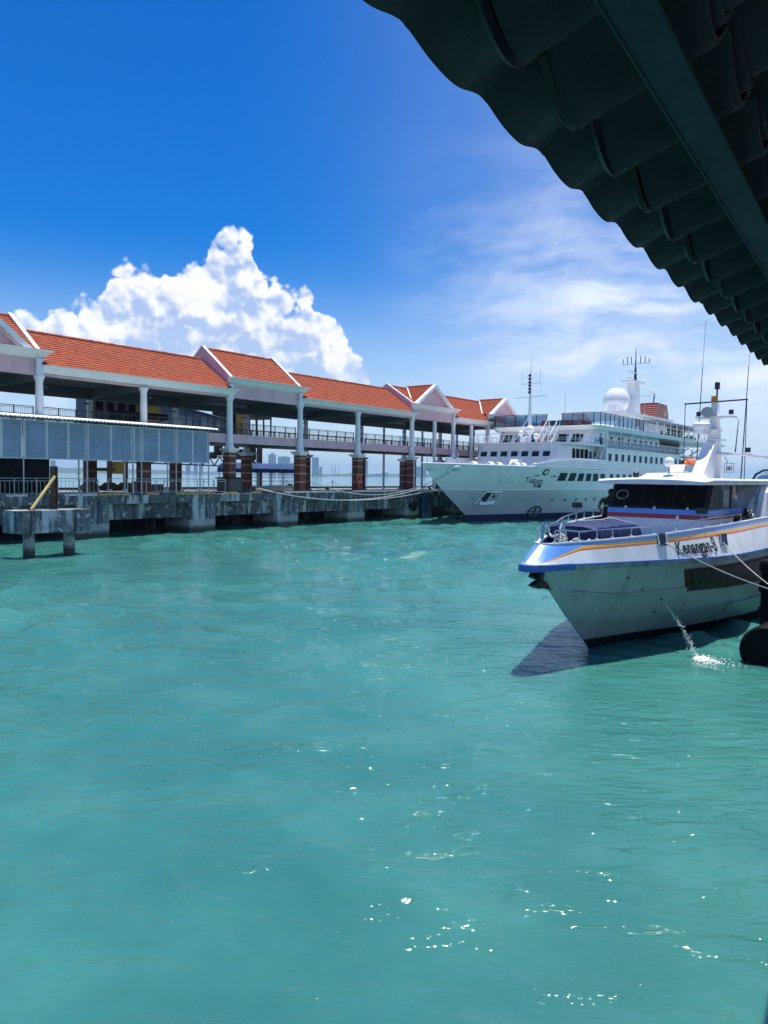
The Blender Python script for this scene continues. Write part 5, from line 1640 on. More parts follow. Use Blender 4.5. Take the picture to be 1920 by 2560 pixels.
    for w in (-.25, .22):
        MB().tube([(-2.35, w, 2.7), (-2.35, w, 3.45), (-2.25, w * .9, 3.56), (-2.1, w * .9, 3.50), (-2.08, w * .9, 3.3)], .035, 8).build('mooring_post', 'stainless', B, smooth=True)
    MB().tube([(1.95, -1.62, 3.2), (1.95, -1.62, 3.62), (2.05, -1.62, 3.68), (2.15, -1.62, 3.6)], .025, 6).build('mooring_hook', 'stainless', B, smooth=True)
    # blue tarpaulin box on the foredeck
    prof = [(-.62, 0), (-.66, .55), (-.60, .76), (-.3, .84), (.3, .84), (.60, .76), (.66, .55), (.62, 0)]
    rings = []
    for i in range(15):
        s = -.95 + 2.85 * i / 14
        k = 1 + (.05 * math.sin(i * 2.3)); end = 1.0 if 0 < i < 14 else .93
        rings.append([(s + .06 * math.sin(i + z * 5), .12 - w * k * (1.05 if z > .1 else 1.0) * 1.12, 2.67 + z * (.98 + .02 * math.sin(i * 1.7)) * end) for w, z in prof])
    T_ = MB().loft(rings, False).add(rings[0], [tuple(range(8))]).add(rings[-1], [tuple(range(8))]).build('tarpaulin_box', 'tarp_blue', B, smooth=50)
    MB().tube([(-.6, .1, 3.56), (.4, -.1, 3.56), (1.4, .1, 3.58), (1.9, -.45, 3.4), (1.95, -.7, 2.8)], .02, 6).build('lashing', 'rope_white', T_, smooth=True)
    # blue lashed stool and coiled rope at the bow
    MB().loft([[(-2.25 + .5 * k, -.42 * (1 if k else .6), z) for k in (0, 1)] + [(-2.25 + .5 * k, .1, z) for k in (1, 0)] for z in (2.67, 2.86)], True, True).build('bow_locker', 'tarp_blue', B)
    rr = random.Random(12)
    for k in range(9):
        c = Vector((-1.45 + rr.uniform(-.3, .3), -.05 + rr.uniform(-.25, .25), 2.86 + k * .045))
        R0 = rr.uniform(.12, .3)
        MB().tube([c + Vector((R0 * math.cos(a), R0 * .8 * math.sin(a), .04 * math.sin(3 * a + k))) for a in [2 * math.pi * q / 14 for q in range(15)]], .028, 6).build('rope_coil', 'rope_white', B, smooth=True)
    MB().box(-1.75, -1.2, -.3, .2, 2.665, 2.88).build('windlass', 'black_metal', B)
    # bow anchor
    A_ = MB().tube([(-3.0, 0, 2.42), (-2.95, -.02, 2.1)], .06, 8).build('anchor', 'boot_black', B)
    MB().extr([(-3.28, -.06, 2.08), (-3.0, -.06, 1.98), (-2.55, -.06, 1.95), (-2.35, -.06, 1.88), (-2.6, -.06, 2.1), (-2.85, -.06, 2.2), (-3.1, -.06, 2.14)], (0, .16, 0)).build('fluke', 'boot_black', A_)
    MB().extr([(-3.15, .05, 2.42), (-2.95, .05, 2.30), (-2.55, .05, 2.15), (-2.62, .05, 2.34), (-2.8, .05, 2.44)], (0, .12, 0)).build('fluke', 'boot_black', A_)
    MB().extr([(-3.16, -.14, 2.28), (-2.98, -.14, 2.2), (-2.86, -.14, 2.34), (-3.0, -.14, 2.44)], (0, .3, 0)).build('crown', 'boot_black', A_)
    # ---- wheelhouse
    def front_s(z): return 4.62 + max(0, z - 2.66) * .12 if z < 3.76 else 4.752 + (z - 3.76) * .55
    lo = [(-1.62, 2.665), (-1.62, 3.46)]
    wb = MB().loft([[(front_s(z), -1.62, z), (front_s(z), 1.62, z), (9.0, 1.62, z), (9.0, -1.62, z)] for z in (2.665, 3.46)], True, True).build('wheelhouse_base', 'ferry_white', B)
    def band(z0, z1, mt, nm, e=.0):
        MB().loft([[(front_s(z) - e, -1.62 - e, z), (front_s(z) - e, 1.62 + e, z), (9.0, 1.62 + e, z), (9.0, -1.62 - e, z)] for z in (z0, z1)], True, True).build(nm, mt, B)
    band(3.461, 3.60, 'stripe_red', 'red_stripe', .012)
    band(3.601, 3.76, 'stripe_blue', 'blue_band', .012)
    # windscreen: black surround, glass, mullions, wipers
    MB().loft([[(front_s(z), -1.62, z), (front_s(z), 1.62, z), (5.9, 1.62, z), (5.9, -1.62, z)] for z in (3.761, 4.15, 4.54)], True, True).build('windscreen_surround', 'letter_black', B)
    nrm = Vector((-1, 0, .55)).normalized()
    for a, b_ in ((-1.46, -.52), (-.46, .50), (.56, 1.50)):
        q = [Vector((front_s(3.84), a, 3.84)), Vector((front_s(3.84), b_, 3.84)), Vector((front_s(4.50), b_, 4.50)), Vector((front_s(4.50), a, 4.50))]
        MB().extr([p + nrm * .018 for p in q], -nrm * .012).build('windscreen', 'dark_glass', B)
    for y in (-1.0, .05, 1.0):
        MB().bar(Vector((front_s(3.82), y, 3.82)) + nrm * .05, Vector((front_s(4.2), y + .22, 4.2)) + nrm * .05, .02).build('wiper', 'black_metal', B)
        MB().box(front_s(3.79) - .07, front_s(3.79) - .01, y - .03, y + .03, 3.765, 3.83).build('wiper_motor', 'white_trim', B)
    ring = [Vector((front_s(4.18 + .14 * math.sin(a)), 1.22 + .2 * math.cos(a), 4.18 + .14 * math.sin(a))) + nrm * .03 for a in [2 * math.pi * q / 20 for q in range(21)]]
    MB().tube(ring, .018, 6).build('clear_view_ring', 'plastic_grey', B)
    # port side: corner post, door with window, dark opening, film screen
    MB().box(5.95, 6.9, -1.62, -1.5, 3.765, 4.54).build('side_pillar', 'navy_paint', B)
    MB().box(6.12, 6.75, -1.64, -1.622, 3.83, 4.40).build('side_window', 'dark_glass', B)
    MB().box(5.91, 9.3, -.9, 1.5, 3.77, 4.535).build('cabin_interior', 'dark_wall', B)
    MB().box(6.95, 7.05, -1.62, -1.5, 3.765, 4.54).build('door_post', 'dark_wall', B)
    MB().box(5.93, 9.2, 1.5, 1.62, 3.765, 4.54).build('starboard_window', 'dark_glass', B)
    MB().tube([(8.1, -1.4, 4.53), (8.1, -1.4, 4.25)], .06, 10).build('horn', 'cream', B, smooth=True)
    MB().lathe([(.06, 4.0), (.13, 4.06), (.13, 4.18), (.07, 4.25)], 12, (8.1, -1.4, 0)).build('horn_bell', 'cream', B, smooth=True)
    MB().extr([(8.35, -1.70, 3.55), (8.95, -1.90, 3.55), (9.42, -1.95, 4.40), (9.25, -1.9, 4.48)], (.0, .02, 0)).build('plastic_film', 'blue_film', B)
    rr = random.Random(5)
    for k in range(7):
        c = Vector((8.0 + rr.uniform(-.3, .3), -1.95 + rr.uniform(-.08, .08), 3.42 + rr.uniform(0, .22)))
        MB().tube([c + Vector((.16 * math.cos(a), .08 * math.sin(2 * a), .11 * math.sin(a))) for a in [2 * math.pi * q / 12 for q in range(13)]], .03, 6).build('hung_rope', 'rope_white' if k % 2 else 'boot_black', B, smooth=True)
    MB().loft([[(7.2 + .9 * k, -1.9 + .1 * math.sin(k * 3), 3.2 + .30 * math.sin(math.pi * k) * g) for g in (0, 1)] + [(7.2 + .9 * k, -1.6, 3.2 + .28 * math.sin(math.pi * k) * g) for g in (1, 0)] for k in [q / 8 for q in range(9)]], True, True).build('black_bag', 'boot_black', B, smooth=True)
    # main cabin
    MB().extr([(8.75, -2.2, 2.665), (BL - .5, -2.2, 2.665), (BL - .5, -2.2, 4.545), (9.55, -2.2, 4.545), (9.3, -2.2, 4.3)], (0, 4.4, 0)).build('passenger_cabin', 'ferry_white', B)
    for k in range(9):
        s = 10.1 + k * 1.55
        MB().box(s, s + 1.2, -2.225, -2.202, 3.5, 4.35).build('cabin_window', 'cream' if k == 0 else 'dark_glass', B)
        MB().box(s, s + 1.2, 2.202, 2.225, 3.5, 4.35).build('cabin_window', 'dark_glass', B)
    # roof, slightly crowned
    rings = []
    for s, hw in ((4.15, 1.72), (4.5, 1.85), (9, 2.0), (10, 2.28), (BL - .3, 2.28)):
        n = 10
        topr = [(s, -hw + 2 * hw * i / n, 4.70 + .07 * (1 - (2 * i / n - 1) ** 2) - (.06 if s < 4.3 else 0)) for i in range(n + 1)]
        rings.append(topr + [(s, hw, 4.60), (s, hw - .06, 4.551), (s, -hw + .06, 4.551), (s, -hw, 4.60)])
    MB().loft(rings, True, True).build('roof', 'ferry_white', B, smooth=50)
    # roof moulding, searchlight, horn box
    MB().loft([[(5.2, .9, 4.72), (8.4, .9, 4.72), (8.4, -.5, 4.72), (5.2, -.5, 4.72)], [(5.9, .75, 4.92), (8.3, .75, 4.96), (8.3, -.35, 4.96), (5.9, -.35, 4.92)]], True, True).build('roof_moulding', 'ferry_white', B)
    SL = MB().ball((5.65, -.05, 5.28), .17, 18).build('searchlight', 'ferry_white', B, smooth=True)
    MB().tube([(5.65, -.05, 4.9), (5.65, -.05, 5.14)], .035, 8).build('stalk', 'plastic_grey', SL)
    MB().extr([(6.2, -.3, 4.955), (6.75, -.3, 4.955), (6.85, -.3, 5.22), (6.5, -.3, 5.22)], (0, .5, 0)).build('instrument_box', 'ferry_white', B)
    MB().box(6.45, 6.75, -.33, -.305, 5.0, 5.17).build('instrument_face', 'plastic_grey', B)
    MB().lathe([(.08, 4.74), (.10, 4.8), (.10, 4.92), (.05, 4.96)], 10, (4.9, .75, 0)).build('deck_light', 'black_metal', B)
    # mast: raked fin, post, yards, lamps, aerials
    MS = MB().extr([(8.45, -.21, 4.74), (10.9, -.21, 4.74), (10.72, -.16, 6.15), (10.1, -.16, 6.15)], (0, .42, 0)).build('mast_fin', 'ferry_white', B)
    MB().loft([[(10.45 + dx * a, dy, z) for dx, dy in ((-1, -b_), (1, -b_), (1, b_), (-1, b_))] for z, a, b_ in ((6.151, .25, .18), (6.8, .21, .14), (7.62, .13, .10))], True, True).build('mast_post', 'ferry_white', MS)
    for z, w0, w1, h in ((5.62, -.1, 1.35, .07), (6.18, -.55, .35, .06), (6.55, -.45, .2, .06), (7.02, -.62, .72, .07)):
        MB().box(10.1, 10.75, -w1, -w0, z, z + h).build('mast_shelf', 'ferry_white', MS)
    MB().extr([(10.2, -1.9, 5.52), (10.7, -1.9, 5.52), (10.7, -.3, 5.70), (10.2, -.3, 5.70)], (0, 0, .06)).build('mast_shelf', 'ferry_white', MS)
    MB().bar((10.4, -1.15, 7.68), (10.4, 1.12, 7.62), .05).build('yard', 'navy_paint', MS)
    for w in (-1.12, 1.1):
        MB().tube([(10.4, w, 7.66), (10.4, w, 4.75)], .014, 6).build('shroud', 'navy_paint', MS)
    MB().lathe([(.10, 7.63), (.12, 7.66), (.12, 7.84), (.09, 7.87)], 12, (10.4, .02, 0)).build('beacon', 'lamp_amber', MS, smooth=True)
    MB().lathe([(.03, 7.87), (.03, 8.1), (.09, 8.12), (.09, 8.36), (.05, 8.4)], 10, (10.42, -.06, 0)).build('mast_light', 'black_metal', MS, smooth=True)
    mb = MB().loft([[(10.2 + x, .12 + r_ * math.cos(a), 7.24 + r_ * .8 * math.sin(a)) for a in [2 * math.pi * q / 14 for q in range(14)]] for x, r_ in ((-.28, .24), (-.05, .22), (.25, .1))], True, True)
    mb.build('loudhailer', 'plastic_grey', MS, smooth=True)
    for s, w, z in ((10.3, -.62, 7.15), (10.3, .55, 7.12), (10.3, .3, 6.66), (10.3, -1.25, 5.74)):
        MB().box(s - .07, s + .07, w - .07, w + .07, z, z + .17).build('lamp_box', 'black_metal', MS)
    for (s, w), z0, z1, lean in (((10.2, .55), 5.1, 8.95, -.12), ((10.6, -.95), 4.75, 8.9, -.14), ((10.5, -.75), 5.75, 6.95, -.08)):
        MB().tube([(s, w, z0), (s, w + lean, z1)], .022, 6, .012).build('whip_aerial', 'navy_paint', MS)
    MB().tube([(10.2, .43, 8.95), (10.2, .36, 10.7)], .008, 5).build('whip_tip', 'plastic_grey', MS)
    MB().tube([(10.6, -1.09, 8.9), (10.6, -1.12, 9.4)], .008, 5).build('whip_tip', 'plastic_grey', MS)
    lb = MB()
    for x in (-.13, .13):
        for y in (-.13, .13):
            lb.bar((10.5 + x, -.55 + y, 5.0), (10.5 + x, -.55 + y, 5.34), .02)
    for z in (5.0, 5.17, 5.34):
        for x in (-.13, .13):
            lb.bar((10.5 + x, -.68, z), (10.5 + x, -.42, z), .02).bar((10.37, -.55 + x, z), (10.63, -.55 + x, z), .02)
    lb.build('lamp_cage', 'galvanised', MS)
    MB().ball((10.5, -.55, 5.15), .09, 10).build('cage_lamp', 'plastic_grey', MS)
    MB().bar((10.5, -.5, 5.35), (10.45, -.4, 5.6), .03).build('cage_arm', 'plastic_grey', MS)
    # radar scanner on the forward shelf
    MB().lathe([(.30, 6.6), (.32, 6.66), (.32, 6.78), (.22, 6.86)], 16, (9.75, .25, 0)).build('radar', 'ferry_white', MS, smooth=True)
    MB().box(9.5, 10.2, .1, .4, 6.42, 6.6).build('radar_shelf', 'ferry_white', MS)
    # dark hoop screen on the roof aft
    H_ = MB().tube([(13.2, -.7, 4.74), (13.2, -.8, 4.95), (13.3, -1.05, 5.12), (13.6, -1.6, 5.2), (14.2, -2.2, 5.22)], .05, 8).build('roof_hoop', 'navy_paint', B, smooth=True)
    MB().extr([(13.25, -.8, 4.78), (13.35, -1.1, 5.06), (13.62, -1.6, 5.14), (14.2, -2.2, 5.16), (14.2, -2.2, 4.78)], (.02, .02, 0)).build('hoop_screen', 'screen_glass', H_)
    MB().extr([(12.6, -1.5, 4.74), (13.2, -1.5, 4.74), (13.2, -1.5, 4.98), (12.9, -1.5, 5.0)], (0, -.4, 0)).build('roof_seat', 'boot_black', B)
    # mirrors on stalks
    for s, w, z0, z1 in ((1.15, 1.0, 3.25, 3.92), (3.1, -1.95, 3.3, 3.80)):
        o_ = MB().tube([(s, w, z0), (s, w, z1 - .08)], .012, 6).build('mirror_stalk', 'plastic_grey', B)
        q = [(s, w + .17 * math.copysign(abs(math.cos(a)) ** .5, math.cos(a)), z1 + .085 * math.copysign(abs(math.sin(a)) ** .5, math.sin(a))) for a in [2 * math.pi * k / 20 for k in range(20)]]
        MB().extr(q, (.06, .03, 0)).build('mirror', 'black_metal', o_)
    # side hull: dark recessed loading panel, small drain holes, plates for ropes
    def patch(s0, s1, z0f, z1f, off, mt, nm, sk=0.0):
        def pt(i, j, o_):
            s = s0 + (s1 - s0) * i / 12 + sk * (1 - j / 4) * (1 - i / 12); z = z0f(i / 12) + (z1f(i / 12) - z0f(i / 12)) * j / 4
            return (s, -boat_half(s, z) - o_, z)
        def g(o_): return [[pt(i, j, o_) for j in range(5)] for i in range(13)]
        a, b_ = g(off), g(-.02)
        mb = MB().loft(a, False).loft([a[0], b_[0]], False).loft([a[-1], b_[-1]], False).loft([[r[-1] for r in a], [r[-1] for r in b_]], False).loft([[r[0] for r in a], [r[0] for r in b_]], False)
        return mb.build(nm, mt, B)
    pa, pb = boat_hit(1710, 1424), boat_hit(1715, 1478)
    sk = (pb.x - pa.x)
    patch(pa.x, 9.0, lambda f: pb.z - .12 * f, lambda f: pa.z, .05, 'maroon', 'rubber_panel', sk)
    patch(pa.x + .22, 8.8, lambda f: pb.z + .05 - .12 * f, lambda f: pa.z - .05, .08, 'boot_black', 'rubber_panel_face', sk)
    for x, y in ((1606, 1472), (1653, 1498), (1635, 1529), (1571, 1444), (1810, 1524)):
        p = boat_hit(x, y)
        if p is not None:
            MB().lathe([(.035, -.02), (.035, .02)], 10).xform(Matrix.Translation(p) @ Matrix.Rotation(math.radians(75), 4, 'X')).build('drain_hole', 'boot_black', B)
    for cx, cy, wd in ((1653, 1351, 22), (1806, 1352, 17)):
        cs = [topside_px(cx - wd * .55, cy - 16), topside_px(cx + wd * .35, cy - 18), topside_px(cx + wd * .6, cy + 12), topside_px(cx - wd * .25, cy + 14)]
        q = [topside(a, f) for a, f in cs]
        nn = (q[1] - q[0]).cross(q[3] - q[0]).normalized()
        if nn.y > 0: nn = -nn
        MB().extr([p + nn * .025 for p in q], -nn * .02).build('fairlead_plate', 'navy_paint', B)
        mb = MB()
        for i in range(4): mb.bar(q[i] + nn * .03, q[(i + 1) % 4] + nn * .03, .03)
        mb.build('fairlead_rim', 'stainless', B)
    # name on the topside
    cu = bpy.data.curves.new('text', 'FONT'); cu.body = 'Kenangan-3'; cu.size = 1.0; cu.offset = .012; cu.space_character = 1.06
    to = bpy.data.objects.new('text', cu); COL.objects.link(to)
    dg = bpy.context.evaluated_depsgraph_get(); dg.update()
    me = bpy.data.meshes.new_from_object(to.evaluated_get(dg))
    vv = [v.co.copy() for v in me.vertices]; ff = [tuple(p.vertices) for p in me.polygons]
    bpy.data.objects.remove(to); bpy.data.curves.remove(cu)
    xl, xh = min(v.x for v in vv), max(v.x for v in vv); yh = max(v.y for v in vv)
    c00, c10, c01 = topside_px(1696, 1387), topside_px(1795, 1377), topside_px(1685.5, 1355)
    out = []
    for v in vv:
        f, g = (v.x - xl) / (xh - xl), v.y / yh
        a = c00[0] + (c10[0] - c00[0]) * f + (c01[0] - c00[0]) * g
        h = c00[1] + (c10[1] - c00[1]) * f + (c01[1] - c00[1]) * g
        out.append(topside(a, h) + Vector((0, -.012, .004)))
    nm = MB().add(out, ff).build('name_lettering', 'letter_black', B)
    sm = nm.modifiers.new('thick', 'SOLIDIFY'); sm.thickness = .008
    return B
build_boat()

# ropes of the ferry
def tpx(x, y):
    a, f = topside_px(x, y); return BOAT.w(topside(a, f) + Vector((0, -.03, 0)))
rope('mooring_rope', 'thin pale rope from the forward plate of the ferry to the pontoon', (tpx(1660, 1357), BOAT.w(BOAT.at_y(1940, 1478, -4.2))), .10, .016, group='mooring ropes of the ferry')
rope('mooring_rope', 'thin pale rope from the plate behind the ferry name to the pontoon', (tpx(1806, 1357), BOAT.w(BOAT.at_y(1945, 1478, -4.25))), .08, .016, group='mooring ropes of the ferry')

# deckhand beside the wheelhouse
def build_person():
    t = thing('person', 'person in dark jacket with pale reflective band leaning beside the ferry wheelhouse', 'person', BOAT, (5.55, 2.0, 2.67))
    V = {'pel': (0, 0, .86, .15, .12), 'bel': (-.05, -.02, 1.02, .15, .12), 'che': (-.12, -.05, 1.22, .17, .13), 'sho': (-.14, -.08, 1.34, .13, .10), 'nek': (-.12, -.12, 1.42, .055, .055), 'hed': (-.12, -.16, 1.50, .06, .06),
         'lsh': (-.16, .12, 1.32, .075, .075), 'lel': (-.28, .20, 1.08, .055, .055), 'lwr': (-.34, .05, .93, .042, .042), 'lha': (-.35, .0, .90, .04, .03),
         'rsh': (-.12, -.26, 1.32, .075, .075), 'rel': (-.24, -.36, 1.10, .055, .055), 'rwr': (-.36, -.28, .98, .042, .042), 'rha': (-.40, -.25, .96, .04, .03),
         'lhi': (.0, .10, .80, .10, .10), 'lkn': (-.03, .12, .45, .075, .075), 'lan': (.03, .12, .09, .05, .05), 'lto': (-.12, .13, .04, .045, .035),
         'rhi': (.0, -.10, .80, .10, .10), 'rkn': (-.06, -.12, .45, .075, .075), 'ran': (.02, -.12, .09, .05, .05), 'rto': (-.13, -.13, .04, .045, .035)}
    names = list(V); E = [('pel', 'bel'), ('bel', 'che'), ('che', 'sho'), ('sho', 'nek'), ('nek', 'hed'), ('sho', 'lsh'), ('lsh', 'lel'), ('lel', 'lwr'), ('lwr', 'lha'), ('sho', 'rsh'), ('rsh', 'rel'), ('rel', 'rwr'), ('rwr', 'rha'),
         ('pel', 'lhi'), ('lhi', 'lkn'), ('lkn', 'lan'), ('lan', 'lto'), ('pel', 'rhi'), ('rhi', 'rkn'), ('rkn', 'ran'), ('ran', 'rto')]
    me = bpy.data.meshes.new('body')
    me.from_pydata([V[k][:3] for k in names], [(names.index(a), names.index(b_)) for a, b_ in E], [])
    o_ = bpy.data.objects.new('body', me); COL.objects.link(o_); o_.parent = t
    bm = bmesh.new(); bm.from_mesh(me)
    ly = bm.verts.layers.skin.verify()
    for v, k in zip(bm.verts, names):
        v[ly].radius = V[k][3:]; v[ly].use_root = (k == 'pel')
    bm.to_mesh(me); bm.free()
    me.materials.append(MATS['cloth_dark'])
    o_.modifiers.new('skin', 'SKIN').use_smooth_shade = True
    s2 = o_.modifiers.new('sub', 'SUBSURF'); s2.levels = s2.render_levels = 2
    hd = MB().loft([[(-.13 + r_ * 1.08 * math.cos(a) - fx, -.17 + r_ * .86 * math.sin(a), z) for a in [2 * math.pi * q / 14 for q in range(14)]] for z, r_, fx in ((1.44, .05, .0), (1.47, .075, .02), (1.52, .095, .015), (1.57, .105, .0), (1.62, .10, -.01), (1.66, .075, -.015), (1.685, .03, -.02))], True, True).build('head', 'skin', t, smooth=True)
    MB().loft([[(-.12 + r_ * 1.1 * math.cos(a), -.17 + r_ * .9 * math.sin(a), z) for a in [2 * math.pi * q / 14 for q in range(14)]] for z, r_ in ((1.585, .108), (1.63, .106), (1.67, .082), (1.70, .03))], True, True).build('hair', 'hair', hd, smooth=True)
    MB().extr([(-.245, -.17, 1.55), (-.265, -.17, 1.515), (-.235, -.17, 1.51)], (0, .025, 0)).build('nose', 'skin', hd)
    for y in (-.265, -.075):
        MB().ball((-.12, y, 1.54), .022, 8).build('ear', 'skin', hd)
    for c, d in (((-.35, .0, .90), -1), ((-.40, -.25, .96), 1)):
        for k in range(5):
            y = (-.03 + .017 * k)
            MB().tube([(c[0] - .02, c[1] + y, c[2]), (c[0] - .065, c[1] + y, c[2] - .005), (c[0] - .08 + (.02 if k in (0, 4) else 0), c[1] + y, c[2] - .04)], .009, 6).build('finger', 'skin', t, smooth=True)
    MB().tube([(-.23, .13, 1.20), (-.17, .20, 1.19), (-.24, .225, 1.15), (-.30, .18, 1.15), (-.23, .13, 1.20)], .014, 6).build('reflective_band', 'reflective', t)
    MB().loft([[(-.09 + .19 * math.cos(a), -.05 + .165 * math.sin(a), z) for a in [2 * math.pi * q / 16 for q in range(16)]] for z in (1.10, 1.135)], True, False).build('reflective_band', 'reflective', t)
build_person()

# water pumped out of the hull, and where it lands
def build_jet():
    t = thing('water_jet', 'stream of water pumped from the ferry hull breaking into drops', 'water jet', BOAT, (0, 0, 0))
    p0 = boat_hit(1655, 1500); p1 = BOAT.at_z(1747, 1650, .0)
    rr = random.Random(9)
    def at(f):
        h = p0.lerp(p1, f); z = p0.z + (.35 * f - (p0.z + .35) * f * f) if False else p0.z * (1 - f) + .42 * f * (1 - f)
        return Vector((h.x, h.y, z))
    MB().tube([at(q / 10 * .36) for q in range(11)], .009, 8, .012).build('stream', 'foam', t, smooth=True)
    mb = MB()
    for i in range(260):
        f = .30 + .70 * rr.random() ** .9
        c = at(f) + Vector((rr.gauss(0, .018 + .03 * f), rr.gauss(0, .018 + .03 * f), rr.gauss(0, .04)))
        if c.z > .01:
            mb.ball(c, rr.uniform(.004, .014), 5, rr.uniform(.8, 2.2))
    mb.build('drops', 'foam', t, smooth=True, kind='stuff')
    mb = MB()
    for i in range(600):
        k = rr.random()
        c = p1 + Vector((rr.gauss(.0, .08 + .35 * k * k), -rr.random() ** 2 * 1.15 * k + rr.gauss(0, .06), .012))
        mb.ball((c.x, c.y, .01 + abs(rr.gauss(0, .05)) * (1 - k)), rr.uniform(.006, .030) * (1.25 - .6 * k), 5, .4)
    mb.build('splash', 'foam', t, smooth=True, kind='stuff')
build_jet()

# ================================================================== FLOATING PONTOON
def build_pontoon():
    t = thing('pontoon', 'floating pontoon with a big black cylindrical float and grey plank deck beside the ferry', 'pontoon', BOAT, (0, 0, 0))
    y, z, r_ = -4.22, .34, .66
    prof = [(1.30, .0), (1.30, r_ * .84), (1.27, r_ * .87), (1.27, r_ * .93), (1.34, r_), (1.55, r_), (1.58, r_ * .985), (14, r_ * .985)]
    mb = MB().loft([[(s, y + max(.001, r) * math.cos(a), z + max(.001, r) * math.sin(a)) for a in [2 * math.pi * q / 40 for q in range(40)]] for s, r in prof], True, True)
    F_ = mb.build('float', 'rubber', t, smooth=35)
    MB().box(1.38, 14, y - .55, y + .30, -.6, .1).build('float_skirt', 'rubber', t)
    for k in range(10):
        yy = -4.0 - k * .41
        MB().box(2.9, 14, yy - .40, yy, 1.02 + .002 * (k % 2), 1.09).build('plank', 'grey_deck', t)
    MB().box(2.9, 14, -8.1, -4.0, .86, 1.015).build('deck_frame', 'galvanised', t)
    MB().box(2.0, 2.25, y - .15, y + .12, .985, 1.12).build('cleat', 'boot_black', t)
    rr = random.Random(2)
    for k in range(10):
        p = Vector((2.05 - .02 * k + rr.uniform(-.03, .03), y - .35 - .045 * k, 1.02 - .055 * k))
        MB().tube([p + Vector((.02 * math.sin(k * 1.6), .05 * math.cos(a), .05 * math.sin(a))) for a in [2 * math.pi * q / 10 for q in range(11)]], .014, 5).build('chain_link', 'rope_white', t)
    for k in range(4):
        p = Vector((2.1 + .1 * k, y + .1, 1.10))
        MB().tube([p + Vector((.06 * math.cos(a), .05 * math.sin(a), .02 * math.sin(2 * a))) for a in [2 * math.pi * q / 10 for q in range(11)]], .016, 5).build('rope_turn', 'rope_white', t)
build_pontoon()
def build_pile():
    p = BOAT.at_y(1925, 1400, -3.75)
    t = thing('mooring_pile', 'black rubber-clad pile with chain beside the ferry', 'pile', BOAT, (p.x, p.y - .1, 0))
    MB().lathe([(.30, -2.5), (.30, p.z - .1), (.27, p.z), (.05, p.z + .02)], 20).build('shaft', 'rubber', t, smooth=40)
    for z in (.9, 1.6, 2.2):
        MB().lathe([(.33, z), (.36, z + .04), (.36, z + .26), (.33, z + .30)], 20).build('rubber_collar', 'rubber', t, smooth=40)
    for k in range(7):
        MB().tube([Vector((-.31 + .0 * k, -.12 + .035 * k, 2.0 - .05 * k)) + Vector((.012 * math.sin(k), .035 * math.cos(a), .035 * math.sin(a))) for a in [2 * math.pi * q / 8 for q in range(9)]], .011, 5).build('chain_link', 'rope_white', t)
build_pile()

